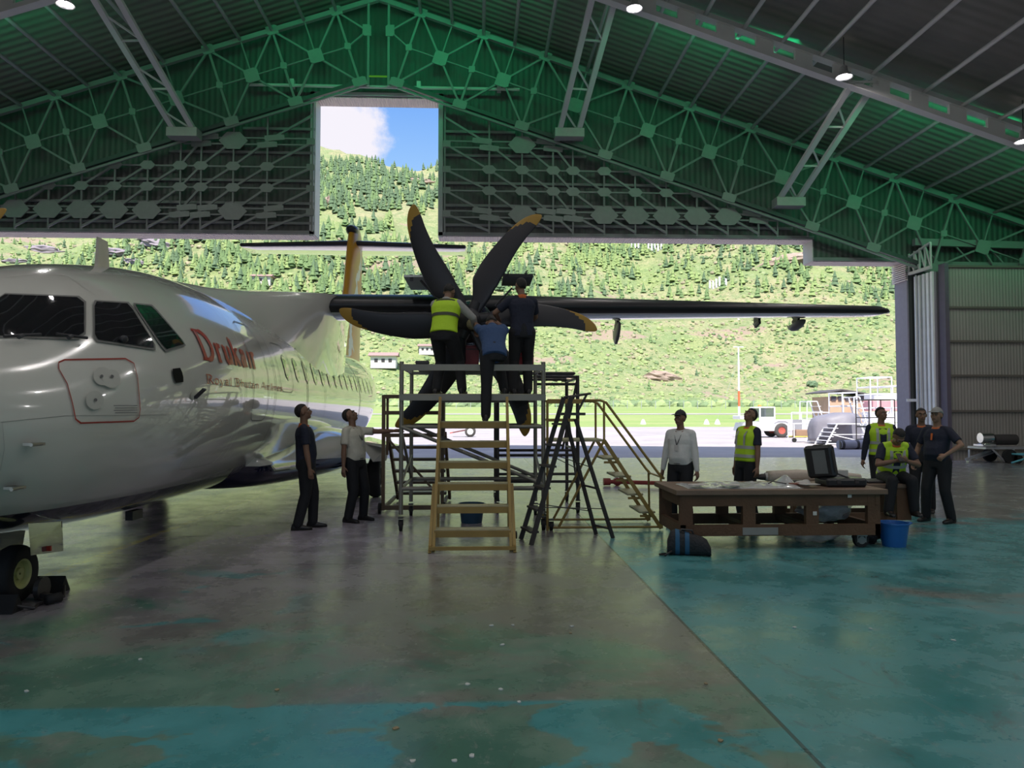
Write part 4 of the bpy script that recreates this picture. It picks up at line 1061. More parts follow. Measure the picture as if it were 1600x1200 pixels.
# propellers ---------------------------------------------------------------------
BLK = mat('blade_black', (.014, .015, .022), .42); YEL = mat('blade_yellow', (.36, .21, .025), .42)
HUBZ = 3.03
def prop_mesh(ang):
    q = MB(); R_ = 1.99; rg = []; NS = 90
    for k in range(NS):
        r_ = .14+(R_-.14)*(k/(NS-1))**.92; u = r_/R_
        sweep = R(15.5*max(0, (1-u))**.78 * min(1, (u-.05)/.25))
        c = .20+ .24*min(1, max(0, (u-.12)/.22)); 
        c = min(c, .42)
        if u > .45: c = .42-.13*((u-.45)/.37) if u < .82 else .29*sqrt(max(.004, 1-((u-.82)/.181)**1.7))
        th = .10*max(0, 1-u)**.8+.012; tw = R(52-30*u)
        rg.append((r_, sweep, c, th, tw))
    rings = []
    for r_, sw, c, th, tw in rg:
        a = ang+sw; er = V((cos(a), 0, sin(a))); et = V((-sin(a), 0, cos(a)))
        ring = []; n = 20; cc_ = c*.93
        for i in range(n):
            t_ = 2*pi*i/n; ux = cos(t_)*c/2; uy = sin(t_)*th/2
            # the blade lies mostly in the disc, pitched a little
            ring.append(er*r_ + et*(ux*cos(R(16)) - uy*sin(R(16))) + V((0, 1, 0))*(ux*sin(R(16))+uy*cos(R(16))))
        rings.append(ring)
    return rings, rg
for s in (1, -1):
    hub = V((AX+s*4.05, 11.5, HUBZ))
    q = MB(); q.lathe([(.02, -.24), (.10, -.22), (.17, -.12), (.20, .0), (.20, .14), (.14, .18)], 24, hub, Matrix.Rotation(R(-90), 3, 'X'), cap=True)
    hb = q.build('propeller_hub', DARK, PL, smooth=True, sm_angle=45)
    for k in range(6):
        ang = R(56+60*k); rings, rg = prop_mesh(ang); q = MB(); n = 20
        q.loft([[hub+p for p in r_] for r_ in rings])
        for fi, f in enumerate(q.f):
            i = fi//n; j_ = fi % n
            if i < len(rg): 
                u = rg[min(i, len(rg)-1)][0]/1.96
                q.m[fi] = 1 if (u > .91 or (u > .76+.035*min(j_, 19-j_))) else 0
            else: q.m[fi] = 1
        q.build('propeller_blade', [BLK, YEL], hb, smooth=True)
        d = V((cos(ang+R(12)), 0, sin(ang+R(12)))); q = MB(); q.cyl(hub+d*.12, hub+d*.30, .10, 16, .085); q.build('blade_root', DARK, hb, smooth=True, sm_angle=40)
# opened cowl doors with their stays
hb_c = V((AX+4.05, 12.7, 3.5))
COWL = mat('cowl_inner', (.62, .66, .68), .35, coat=.4)
l0, l1 = PY(634, 437, 12.6), PY(678, 434, 12.6)
q = MB(); q.box(((l0.x+l1.x+.2)/2, 12.9, l0.z), (l1.x-l0.x+.2, 1.3, .035)); c1_ = q.build('cowl_door', COWL, PL)
q = MB(); q.tube([PY(657, 438, 12.4), PY(681, 465, 12.4)], .018, 8); q.build('cowl_stay', DARK, c1_)
q = MB(); q.box(PY(643, 434, 12.3), (.05, .06, .10)); q.build('cowl_latch', DARK, c1_)
r0, r1 = PY(785, 434, 12.6), PY(831, 438, 12.6)
q = MB(); q.box(((r0.x+r1.x)/2, 12.7, r0.z-.02), (r1.x-r0.x, .9, .05)); c2_ = q.build('cowl_door', DARK, PL)
for x in (788, 794, 822):
    q = MB(); a = PY(x, 434, 12.25); q.tube([a, a+V((0, 0, .10)), a+V((.03, 0, .12))], .012, 6); q.build('cowl_latch', DARK, c2_)
q = MB(); q.tube([PY(774, 478, 12.4), PY(800, 450, 12.4)], .016, 8); q.build('cowl_stay', DARK, c2_)

# landing gear ---------------------------------------------------------------------
RIM = mat('wheel_rim_yellow', (.50, .52, .22), .45)
def wheel(c, r, w, parent, rim_mat=RIM, rim_f=.52, name='tyre'):
    c = V(c); M = Matrix.Rotation(R(90), 3, 'Y'); h = w/2
    q = MB(); q.lathe([(r*rim_f, -h*.8), (r*.8, -h), (r*.93, -h*.85), (r, -h*.45), (r, h*.45), (r*.93, h*.85), (r*.8, h), (r*rim_f, h*.8)], 28, c, M); ty = q.build(name, BLACK, parent, smooth=True)
    q = MB(); q.lathe([(.01, -h*.55), (r*.2, -h*.6), (r*.22, -h*.35), (r*.4, -h*.3), (r*.45, -h*.75), (r*rim_f, -h*.85), (r*rim_f, h*.85), (r*.45, h*.75), (r*.4, h*.3), (r*.22, h*.35), (r*.2, h*.6), (.01, h*.55)], 28, c, M)
    q.build('wheel_rim', rim_mat, ty, smooth=True, sm_angle=40); return ty
GS = mat('gear_steel', (.10, .10, .10), .4, .5)
nY = 6.55
for dx in (-.10, .29): wheel((AX+dx, nY, .24), .24, .17, PL)
q = MB(); q.cyl((AX, nY, .24), (AX, nY-.15, .80), .055, 14); q.cyl((AX-.2, nY, .24), (AX+.15, nY, .24), .035, 10); q.cyl((AX, nY-.06, .5), (AX, nY+.55, .70), .03, 10); q.box((AX, nY+.02, .5), (.22, .12, .16)); q.build('nose_strut', GS, PL)
q = MB(); q.tube([(AX+.1, nY-.1, .55), (AX+.22, nY-.12, .42), (AX+.12, nY-.1, .3)], .014, 6); q.build('brake_hose', BLACK, PL)
q = MB()
a, b_, c_, d_ = PY(44, 818, 6.0), PY(96, 815, 6.75), PY(98, 861, 6.75), PY(48, 868, 6.0); q.prism([a, b_, c_, d_], (-.01, .03, 0)); dr = q.build('nose_gear_door', mat('gear_door_gloss', (.08, .08, .09), .08, .3, coat=1.0), PL)
q = MB(); q.box(PY(76, 857, 6.36), (.04, .02, .04)); q.build('red_label', RED, dr)
for dx in (-.42,):
    q = MB(); q.prism([V((AX+dx, 6.9, .56)), V((AX+dx*1.1, 6.9, .25)), V((AX+dx*1.1, 7.9, .25)), V((AX+dx, 7.9, .55))], (.02, 0, 0)); q.build('nose_gear_door', FUS, PL)
q = MB(); q.box(V((AX+.35, 8.6, .46)), (.08, .25, .10)); q.build('drain_mast', DARK, PL)
for s in (1, -1):
    for dl in (1.86, 2.24): wheel((AX+s*dl, 14.4, .39), .39, .24, PL, GS)
    q = MB(); q.cyl((AX+s*1.8, 14.4, .39), (AX+s*2.3, 14.4, .39), .07, 12); q.beam((AX+s*1.5, 14.1, .85), (AX+s*2.05, 14.4, .45), .14, .16); q.box((AX+s*2.0, 14.25, .50), (.22, .22, .3)); q.build('main_strut', GS, PL)
    q = MB(); q.prism([V((AX+s*1.95, 13.6, 1.12)), V((AX+s*2.55, 13.6, .98)), V((AX+s*2.62, 15.2, .95)), V((AX+s*2.0, 15.2, 1.12))], (0, 0, -.03)); q.build('main_gear_door', WHT, PL)
    q = MB(); q.prism([V((AX+s*2.05, 13.55, 1.1)), V((AX+s*2.55, 13.9, 1.0)), V((AX+s*2.5, 13.9, .72)), V((AX+s*2.3, 13.55, .72))], (0, .03, 0)); q.build('main_gear_door', WHT, PL)
# ---------------------------------------------------------------- people
def remeshed(q, voxel=.010, it=4, fac=.5):
    """union of overlapping tapered volumes -> one continuous smooth skin; returns verts, faces"""
    me = bpy.data.meshes.new('tmp'); me.from_pydata([tuple(p) for p in q.v], [], q.f)
    bm = bmesh.new(); bm.from_mesh(me); bmesh.ops.recalc_face_normals(bm, faces=bm.faces); bm.to_mesh(me); bm.free()
    o = bpy.data.objects.new('tmp', me); COL.objects.link(o)
    m = o.modifiers.new('r', 'REMESH'); m.mode = 'VOXEL'; m.voxel_size = voxel
    if it: m2 = o.modifiers.new('s', 'SMOOTH'); m2.factor = fac; m2.iterations = it
    dg_ = bpy.context.evaluated_depsgraph_get(); ev = o.evaluated_get(dg_); m3 = ev.to_mesh()
    vs_ = [tuple(v.co) for v in m3.vertices]; fs_ = [tuple(p.vertices) for p in m3.polygons]
    ev.to_mesh_clear(); bpy.data.objects.remove(o); bpy.data.meshes.remove(me)
    r = MB(); r.v = vs_; r.f = fs_; r.m = [0]*len(fs_); return r
def limb(q, pts, rs, n=12, ends=True, flat=1.0):
    pts = [V(p) for p in pts]; P_, Rr = [], []
    for i in range(len(pts)-1):
        for k in range(5):
            t_ = k/5; P_.append(pts[i].lerp(pts[i+1], t_)); Rr.append(rs[i]*(1-t_)+rs[i+1]*t_)
    P_.append(pts[-1]); Rr.append(rs[-1]); q.tube(P_, Rr, n)
    if ends:
        for p, r in ((pts[0], rs[0]), (pts[-1], rs[-1])): q.sphere(p, r, n, 8)
    for p, r in zip(pts[1:-1], rs[1:-1]): q.sphere(p, r, n, 8)
def ik(A, T, l1, l2, pole):
    A, T, pole = V(A), V(T), V(pole); d = T-A; L = min(max(d.length, abs(l1-l2)+.01), (l1+l2)*.999); u = d.normalized()
    a = (l1*l1-l2*l2+L*L)/(2*L); h = sqrt(max(0, l1*l1-a*a)); w = pole-u*pole.dot(u)
    w = w.normalized() if w.length > 1e-4 else V((0, 1, 0)); return A+u*a+w*h, A+u*L
SKIN = mat('brown_skin', (.22, .12, .075), .55, 0, .06, 8); SKIN2 = mat('tan_skin', (.30, .17, .11), .55, 0, .06, 8)
HAIR = mat('black_hair', (.012, .010, .009), .6, 0, .3, 30, .6, bscale=90); TROU = mat('black_trousers', (.010, .011, .014), .8, 0, .2, 6, .3)
SHOE = mat('black_shoe', (.008, .008, .008), .45); NAVYT = mat('navy_polo', (.012, .016, .035), .8, 0, .2, 6, .4)
ORNG = mat('orange_collar', (.62, .14, .03), .7); HIVIS = mat('hivis_yellow', (.50, .78, .02), .6, 0, .06, 6, .3); REFL = mat('reflective_tape', (.42, .43, .40), .4)
CREAM = mat('cream_shirt', (.62, .60, .50), .8, 0, .05, 5, .5); WSHIRT = mat('white_shirt', (.66, .67, .64), .8, 0, .04, 5, .6, bscale=14); GREYT = mat('grey_sleeve', (.36, .36, .34), .8, 0, .1, 6, .5)
BLUET = mat('blue_shirt', (.03, .07, .17), .8, 0, .2, 6, .4); EYEW = mat('eye_white', (.6, .58, .55), .3); LIPS = mat('lip_brown', (.20, .08, .06), .5)
def person(name_label, loc, yaw, H=1.72, lean=0.0, side_lean=0.0, twist=0.0, head=(0, 0, 0), lh=None, rh=None, lf=None, rf=None, pelvis=None, skin=SKIN, shirt=NAVYT, sleeve='short', sleeve_mat=None,
           trousers=TROU, hair='short', cap=None, vest=False, collar=None, lanyard=False, belly=0.0, elbow_l=(-.6, -.6, 0), elbow_r=(.6, -.6, 0), knee=(0, 1, 0), hand_curl=.5, shoes=SHOE, belt=False, glasses=False, vest_open=False, hips_yaw=0, moustache=False, lhand=None, rhand=None, knee_l=None, knee_r=None, tuck=True):
    """local frame: +Y ahead, +X to the person's right, Z up, origin on what the feet stand on"""
    k = H/1.75; root = thing('person', name_label, 'person', loc, yaw); ORG[root.name] = V((0, 0, 0))
    pel = V(pelvis or (0, 0, .938*k)); lr = R(lean)
    up = V((sin(R(side_lean)), sin(lr), cos(lr)*cos(R(side_lean)))).normalized()
    tw = R(twist); rx = V((cos(tw), sin(tw), 0)); rx = (rx-up*rx.dot(up)).normalized(); fw = up.cross(rx); 
    hx = V((cos(R(hips_yaw)), sin(R(hips_yaw)), 0)); hf = V((0, 0, 1)).cross(hx)
    def T(x, y, z): return pel+rx*x*k+fw*y*k+up*z*k
    nk = T(0, -.005, .50); shL, shR = T(-.172, 0, .432), T(.172, 0, .432); hpL, hpR = pel-hx*.092*k+V((0, 0, -.03)), pel+hx*.092*k+V((0, 0, -.03))
    # head frame: yaw (left +), pitch (up +), roll
    hm_ = Matrix.Rotation(R(head[0]), 3, up) @ Matrix.Rotation(R(head[1]), 3, rx) @ Matrix.Rotation(R(head[2]), 3, fw)
    hX, hY, hZ = hm_ @ rx, hm_ @ fw, hm_ @ up
    if head[1] and lean > 30: pass
    skull = nk + up*.065*k + hZ*.105*k + hY*.022*k
    def Hd(x, y, z): return skull+hX*x*k+hY*y*k+hZ*z*k
    HM = Matrix((hX, hY, hZ)).transposed()
    lh = V(lh) if lh else T(-.24, .03, -.05); rh = V(rh) if rh else T(.24, .03, -.05)
    lf = V(lf) if lf else V((-.12, -.02, 0)); rf = V(rf) if rf else V((.12, 0, 0))
    ua, fa_, th_, sh_ = .285*k, .25*k, .425*k, .412*k
    eL, wL = ik(shL, lh, ua, fa_, rx*elbow_l[0]+fw*elbow_l[1]+up*elbow_l[2]); eR, wR = ik(shR, rh, ua, fa_, rx*elbow_r[0]+fw*elbow_r[1]+up*elbow_r[2])
    ankL, ankR = lf+V((0, 0, .085)), rf+V((0, 0, .085))
    kL, aL = ik(hpL, ankL, th_, sh_, knee_l or knee); kR, aR = ik(hpR, ankR, th_, sh_, knee_r or knee)
    def torso(q, g=0.0, z0=-.02, z1=.47, bel=belly, shoulders=True):
        secs = [(-.10, .150, .105, .0), (-.02, .165, .112, .0), (.08, .150, .105+bel*.6, bel*.4), (.18, .148, .105+bel*.5, bel*.35), (.28, .165, .112, .005), (.36, .182, .112, .0), (.425, .165, .092, -.005), (.465, .10, .070, -.005), (.50, .056, .056, -.005)]
        rg = []
        for z, a, b_, y in secs:
            if z < z0-.001 or z > z1+.001: continue
            a_, bb = a+g, b_+g; base = pel if z > 0 else pel
            rg.append([T((a_*(abs(cos(t_))**.85)*(1 if cos(t_) >= 0 else -1)), y+bb*(abs(sin(t_))**.9)*(1 if sin(t_) >= 0 else -1), z) for t_ in [2*pi*i/24 for i in range(24)]])
        q.loft(rg)
    # --- body: one skin
    q = MB(); torso(q, 0, -.02, .50); q.sphere(pel-V((0, 0, .02*k)), V((.140, .095, .07))*k, 16, 10)
    limb(q, [T(0, -.005, .46), nk, skull-hZ*.05*k], [.062*k, .055*k, .052*k])
    for h_, kn, an in ((hpL, kL, aL), (hpR, kR, aR)): limb(q, [h_, h_.lerp(kn, .5), kn, kn.lerp(an, .35), an], [.088*k, .075*k, .056*k, .058*k, .038*k])
    for s_, sg in ((shL, -1), (shR, 1)): limb(q, [T(sg*.045, -.01, .475), T(sg*.11, -.01, .455), s_+up*.008*k], [.045*k, .050*k, .052*k])
    for s_, e_, w_ in ((shL, eL, wL), (shR, eR, wR)):
        limb(q, [s_-up*.01, s_.lerp(e_, .45), e_, e_.lerp(w_, .3), w_], [.056*k, .048*k, .039*k, .041*k, .026*k]); q.sphere(s_, .060*k)
    # feet
    for an, ft in ((aL, lf), (aR, rf)): limb(q, [an-V((0, 0, .03)), V((an.x, an.y+.10, an.z-.05))], [.035, .028])
    # head
    q.sphere(skull+hZ*.02*k+hY*-.012*k, V((.074, .092, .092))*k, 20, 14, HM); q.sphere(Hd(0, .03, -.045), V((.056, .062, .068))*k, 16, 10, HM)
    q.sphere(Hd(0, .062, -.088), V((.026, .024, .022))*k, 12, 8, HM)                         # chin
    limb(q, [Hd(0, .085, .012), Hd(0, .103, -.018), Hd(0, .108, -.030)], [.009*k, .014*k, .015*k], 8)   # nose
    for sx1 in (-1, 1):
        limb(q, [Hd(sx1*.012, .088, .026), Hd(sx1*.045, .076, .026)], [.012*k, .010*k], 8); q.sphere(Hd(sx1*.040, .062, -.022), V((.022, .02, .022))*k, 10, 8, HM)
        q.sphere(Hd(sx1*.076, -.005, -.008), V((.010, .020, .032))*k, 10, 8, HM)
    limb(q, [Hd(-.02, .088, -.058), Hd(0, .094, -.056), Hd(.02, .088, -.058)], [.008*k, .010*k, .008*k], 8)
    # hands: palm, four fingers of different length, thumb from the side of the palm
    for w_, e_, sgn, hd in ((wL, eL, -1, lhand), (wR, eR, 1, rhand)):
        d = (w_-e_).normalized() if hd is None else V(hd).normalized()
        side_ = d.cross(fw if abs(d.dot(fw)) < .85 else up).normalized()      # across the palm
        pn = side_.cross(d).normalized()                                       # palm faces
        across = pn if abs(pn.dot(fw)) > abs(side_.dot(fw)) and abs(d.z) > .6 else side_
        pn = across.cross(d).normalized()
        if pn.dot(pel-w_) < 0: pn = -pn
        if across.dot(fw) < 0: across = -across
        limb(q, [w_, w_+d*.045*k, w_+d*.085*k], [.025*k, .030*k, .028*k], 10)
        for off_ in (-.022, .022): limb(q, [w_+d*.03*k+across*off_*.6*k, w_+d*.088*k+across*off_*k], [.017*k, .015*k], 8)
        for fi, (o_, L_) in enumerate(((.030, .070), (.010, .078), (-.010, .073), (-.029, .058))):
            b0 = w_+d*.088*k+across*o_*k; c_ = hand_curl*(1+.12*fi); p1 = b0+(d*cos(c_*.5)+pn*sin(c_*.5))*L_*.45*k; p2 = p1+(d*cos(c_*1.3)+pn*sin(c_*1.3))*L_*.32*k; p3 = p2+(d*cos(c_*2)+pn*sin(c_*2))*L_*.27*k
            limb(q, [b0, p1, p2, p3], [.0115*k, .0105*k, .0095*k, .0085*k], 8)
        b0 = w_+d*.03*k+across*.024*k; limb(q, [b0, b0+(d*.6+across*.7+pn*.25).normalized()*.035*k, b0+(d*.85+across*.6+pn*.5).normalized()*.065*k], [.015*k, .0125*k, .010*k], 8)
    r = remeshed(q, .0078, 3, .5); body = r.build('body', skin, root, smooth=True)
    # --- trousers
    q = MB(); rg = []
    for z, a, b_ in ((.10, .160, .124), (.06, .166, .128), (.0, .176, .134), (-.07, .180, .136), (-.12, .165, .128)):
        c_ = pel+up*z*k if z > 0 else pel+V((0, 0, z*k)); X_ = rx if z > 0 else hx; Y_ = fw if z > 0 else hf
        rg.append([c_+X_*a*k*cos(2*pi*i/20)+Y_*b_*k*sin(2*pi*i/20) for i in range(20)])
    q.loft(rg)
    for h_, kn, an in ((hpL, kL, aL), (hpR, kR, aR)):
        hem = an+(kn-an)*.04-V((0, 0, .02)); limb(q, [h_, h_.lerp(kn, .4), kn, kn.lerp(an, .4), hem], [.112*k, .100*k, .078*k, .075*k, .068*k], 14, True)
    r = remeshed(q, .012, 3); r.build('trousers', trousers, root, smooth=True)
    # --- shoes
    q_ = [MB(), MB()]
    for q, an, ft, kn in ((q_[0], aL, lf, kL), (q_[1], aR, rf, kR)):
        fd = hf if (an-ankL).length < .02 or (an-ankR).length < .02 else hf
        z0 = an.z-.085; c_ = V((an.x, an.y, z0))
        rg = []
        for y, w_, h_ in ((-.085, .026, .05), (-.07, .036, .085), (-.02, .040, .10), (.04, .042, .082), (.10, .046, .062), (.15, .044, .052), (.185, .030, .042), (.198, .012, .03)):
            rg.append([c_+hx*w_*cos(t_)+hf*y+V((0, 0, h_*(.5+.5*sin(t_)) if sin(t_) > -.6 else .0)) for t_ in [2*pi*i/16 for i in range(16)]])
        q.loft(rg); q.build('shoe', shoes, root, smooth=True, sm_angle=50)
    # --- shirt
    q = MB(); torso(q, .020, -.10 if not tuck else -.02, .48)
    for s_, sg in ((shL, -1), (shR, 1)): limb(q, [T(sg*.05, -.01, .465), T(sg*.11, -.008, .452), s_+up*.006*k], [.052*k, .062*k, .064*k])
    cut = {'short': .62, 'long': 1.0, 'none': 0.12}[sleeve]
    arms = []
    for s_, e_, w_ in ((shL, eL, wL), (shR, eR, wR)):
        qa = q if sleeve_mat is None else MB()
        if sleeve == 'long': limb(qa, [s_, s_.lerp(e_, .45), e_, e_.lerp(w_, .5), w_.lerp(e_, .02)], [.067*k, .062*k, .054*k, .048*k, .038*k])
        else: limb(qa, [s_, s_.lerp(e_, .35), s_.lerp(e_, cut+.12)], [.067*k, .064*k, .064*k], 14, False); qa.sphere(s_, .067*k)
        if sleeve_mat is not None: arms.append(qa)
    r = remeshed(q, .011, 3); sh = r.build('shirt', shirt, root, smooth=True)
    for qa in arms: remeshed(qa, .011, 3).build('sleeve', sleeve_mat, root, smooth=True)
    # --- collar
    q = MB(); ring = []
    for (z, g_) in ((.445, .084), (.485, .070), (.505, .068)):
        ring.append([T(g_*cos(2*pi*i/24)*1.05, g_*sin(2*pi*i/24)*1.02-.002, z+.018*sin(2*pi*i/24+pi)*1) for i in range(24)])
    q.loft(ring, cap=False); c_ = q.build('collar', collar or shirt, root, smooth=True); md = c_.modifiers.new('s', 'SOLIDIFY'); md.thickness = .008
    if collar is not None:          # placket
        q = MB(); q.loft([[T(-.016, .128+belly*.2, .40), T(.016, .128+belly*.2, .40)], [T(-.014, .135+belly*.35, .30), T(.014, .135+belly*.35, .30)]], closed=False)
        q.build('placket', collar, root)
    if belt:
        q = MB(); q.loft([[T(.178*cos(2*pi*i/28), (.132+belly*.15)*sin(2*pi*i/28)+belly*.1, z) for i in range(28)] for z in (.0, .035)], cap=False); o_ = q.build('belt', BLACK, root); md = o_.modifiers.new('s', 'SOLIDIFY'); md.thickness = .006
    if lanyard:
        q = MB(); q.tube([T(-.062, .03, .47), T(-.055, .10, .42), T(-.01, .150+belly*.3, .27)], .006, 6); q.tube([T(.062, .03, .47), T(.05, .10, .42), T(-.01, .150+belly*.3, .27)], .006, 6); q.build('lanyard', DARK, root)
        q = MB(); q.box(T(-.01, .158+belly*.3, .235), (.055, .012, .08)); q.build('name_badge', EYEW, root)
    # --- hi-vis vest
    if vest:
        q = MB(); torso(q, .036, -.02, .465); 
        for s_, o_ in ((shL, -1), (shR, 1)): q.sphere(s_-rx*o_*.035*k, .072*k); limb(q, [T(o_*.07, -.01, .46), s_-rx*o_*.03*k+up*.01*k], [.062*k, .070*k])
        r = remeshed(q, .012, 3); vs_o = r.build('vest', HIVIS, root, smooth=True)
        gb = .0405
        BD = mat('dark_vest_trim', (.06, .065, .04), .6) if vest == 'plain' else REFL
        for z in ((.23, .445) if vest == 'plain' else (.06, .19)):
            q = MB(); secs = {.06: (.152, .106+belly*.6, belly*.4), .19: (.150, .106+belly*.45, belly*.3), .23: (.156, .108, .0), .445: (.12, .078, -.005)}[z]
            q.loft([[T((secs[0]+gb)*(abs(cos(t_))**.85)*(1 if cos(t_) >= 0 else -1), secs[2]+(secs[1]+gb)*(abs(sin(t_))**.9)*(1 if sin(t_) >= 0 else -1), z+dz) for t_ in [2*pi*i/36 for i in range(36)]] for dz in (-.024, .024)], cap=False)
            q.build('reflective_band', BD, vs_o, smooth=True)
        for sx1 in (-1, 1):
            for fy in (() if vest == 'plain' else (1,)):
                q = MB(); q.loft([[T(sx1*.085-.022, .148+belly*.2, z), T(sx1*.085+.022, .146+belly*.2, z)] for z in (.22, .30, .36)] + [[T(sx1*.085-.022, .115, .43), T(sx1*.085+.022, .11, .43)], [T(sx1*.085-.022, .02, .482), T(sx1*.085+.022, .02, .475)], [T(sx1*.085-.022, -.09, .45), T(sx1*.085+.022, -.09, .45)], [T(sx1*.085-.022, -.150, .34), T(sx1*.085+.022, -.150, .34)], [T(sx1*.085-.022, -.152, .21), T(sx1*.085+.022, -.152, .21)]], closed=False)
                q.build('reflective_band', REFL, vs_o)
        if vest_open:
            q = MB(); q.loft([[T(-.055, .153, -.02), T(.055, .153, -.02)], [T(-.045, .153+belly*.3, .15), T(.045, .153+belly*.3, .15)], [T(-.05, .157, .30), T(.05, .157, .30)], [T(-.06, .12, .43), T(.06, .12, .43)]], closed=False); q.build('vest_gap', shirt, vs_o)
    # --- face
    for sx1 in (-1, 1):
        q = MB(); q.sphere(Hd(sx1*.030, .080, .004), V((.0115, .009, .007))*k, 12, 8, HM); ey = q.build('eye', EYEW, body, smooth=True)
        q = MB(); q.sphere(Hd(sx1*.030, .0885, .004), V((.006, .004, .006))*k, 10, 6, HM); q.build('iris', DARK, ey, smooth=True) if False else q.build('iris', DARK, body, smooth=True)
        q = MB(); limb(q, [Hd(sx1*.014, .100, .030), Hd(sx1*.034, .093, .036), Hd(sx1*.052, .076, .030)], [.004*k, .005*k, .003*k], 6); q.build('eyebrow', HAIR, body)
    q = MB(); limb(q, [Hd(-.022, .091, -.057), Hd(0, .1005, -.055), Hd(.022, .091, -.057)], [.004*k, .0065*k, .004*k], 6); q.build('lips', LIPS, body, smooth=True)
    if moustache:
        q = MB(); limb(q, [Hd(-.024, .092, -.046), Hd(0, .104, -.043), Hd(.024, .092, -.046)], [.005*k, .006*k, .005*k], 6); q.build('moustache', HAIR, body)
    # --- hair
    def shell(gr, ztop, front, back_low, name, mt, n=28, m=12):
        q = MB(); rg = []
        for j_ in range(m+1):
            row = []
            for i in range(n):
                a = 2*pi*i/n; ca, sa = cos(a), sin(a)          # sa>0 : front
                low = front if sa > .25 else (front+(back_low-front)*min(1, (.25-sa)/.9))
                ph = (pi/2)*(1-j_/m) + low*(j_/m)              # elevation from top (pi/2) to the hair line
                row.append(skull+HM @ (V((.078*cos(ph)*ca, -.012+.096*cos(ph)*sa, .02+.097*sin(ph)))*(k*gr)))
            rg.append(row)
        q.loft(rg, cap=True); return q.build(name, mt, root, smooth=True)
    if hair == 'short': shell(1.045, 0, R(38), R(-48), 'hair', HAIR)
    if cap is not None:
        cp = shell(1.10, 0, R(16), R(-12), 'cap', cap)
        q = MB(); rg = []
        for i in range(13):
            a = R(-62+124*i/12); x = sin(a)*.082; rg.append([Hd(x, .055+.035*cos(a), .052), Hd(x*1.02, .09+.085*cos(a)**1.2, .040)])
        q.loft(rg, closed=False); o_ = q.build('cap_brim', cap, cp if False else root, smooth=True); md = o_.modifiers.new('s', 'SOLIDIFY'); md.thickness = .006
        q = MB(); q.sphere(Hd(0, -.012, .128), .009, 8, 6); q.build('cap_button', cap, root)
    return root
def W_(px, Y): return (px-750)/F_PX*Y
D = R
# local forward +Y is world away-from-camera when yaw=0; yaw +90 -> facing left, -90 -> facing right
person('man in dark polo with orange collar standing beside the fuselage, looking up', (W_(482, 10.5), 10.5, 0), D(-78), 1.75, lean=-3, head=(0, 14, 0), collar=ORNG, belly=.03,
       lh=(-.27, .02, .78), rh=(.25, .06, .80), lf=(-.11, .10, 0), rf=(.11, -.10, 0), tuck=False)
person('man in cream shirt and lanyard, head tilted back, arm stretched to the propeller blade', (W_(557, 11.2), 11.2, 0), D(-118), 1.70, lean=-5, head=(22, 30, 0), shirt=CREAM, lanyard=True, belt=True, belly=.035,
       rh=(.30, .02, .74), lh=(-.37, .56, 1.33), lf=(-.16, .04, 0), rf=(.15, .0, 0), elbow_l=(-.3, -.1, -.6), lhand=(-.4, .75, .05), hand_curl=.25)
person('white-shirted man in a dark cap and lanyard, standing at the left end of the table', (W_(1066, 10.45), 10.45, 0), D(140), 1.66, head=(-5, 2, 0), shirt=WSHIRT, sleeve='long', cap=mat('dark_cap', (.02, .022, .03), .7), lanyard=True, belt=True, belly=.05, hair='short',
       lh=(-.265, .04, .74), rh=(.265, .05, .74))
person('man in a yellow vest behind the middle of the table, chin raised', (W_(1172, 10.75), 10.75, 0), D(112), 1.70, lean=-4, head=(0, 24, 0), vest=True, collar=ORNG, skin=SKIN, belly=.02,
       lh=(-.27, .06, .76), rh=(.27, .0, .76))
person('standing man in an unzipped yellow vest behind the seated man', (W_(1389, 12.1), 12.1, 0), D(165), 1.72, head=(30, 4, 0), vest=True, vest_open=True, collar=ORNG, sleeve='long', lh=(-.30, .04, .76), rh=(.30, .04, .78))
person('man in dark polo mostly hidden behind the heavy man in a grey cap', (W_(1455, 11.8), 11.8, 0), D(150), 1.70, head=(10, 0, 0), collar=ORNG, lh=(-.28, .05, .78), rh=(.28, .04, .78), belt=True)
person('heavy man in grey cap and dark polo with one hand on his hip', (W_(1481, 10.75), 10.75, 0), D(118), 1.70, head=(8, 2, 0), cap=mat('grey_cap', (.30, .30, .28), .8, 0, .1, 20), collar=ORNG, skin=SKIN2, belly=.075, belt=True,
       lh=(-.22, .17, 1.00), rh=(.30, .10, .86), elbow_l=(-1, -.45, 0), hand_curl=.9, lf=(-.15, -.05, 0), rf=(.16, .06, 0))
# seated on the low bench
person('seated man in yellow vest bent over a phone behind the big table', (W_(1404, 10.45), 10.45, 0), D(172), 1.70, lean=24, head=(0, -32, 0), pelvis=(0, -.02, .73), vest=True, vest_open=True, collar=ORNG, belly=.02,
       lh=(-.05, .36, .94), rh=(.06, .36, .94), lhand=(.5, .6, .1), rhand=(-.5, .6, .1), elbow_l=(-1, -.2, -.5), elbow_r=(1, -.2, -.5), lf=(-.16, .36, .19), rf=(.20, .40, .19), hand_curl=.8, knee=(0, 1, .6))
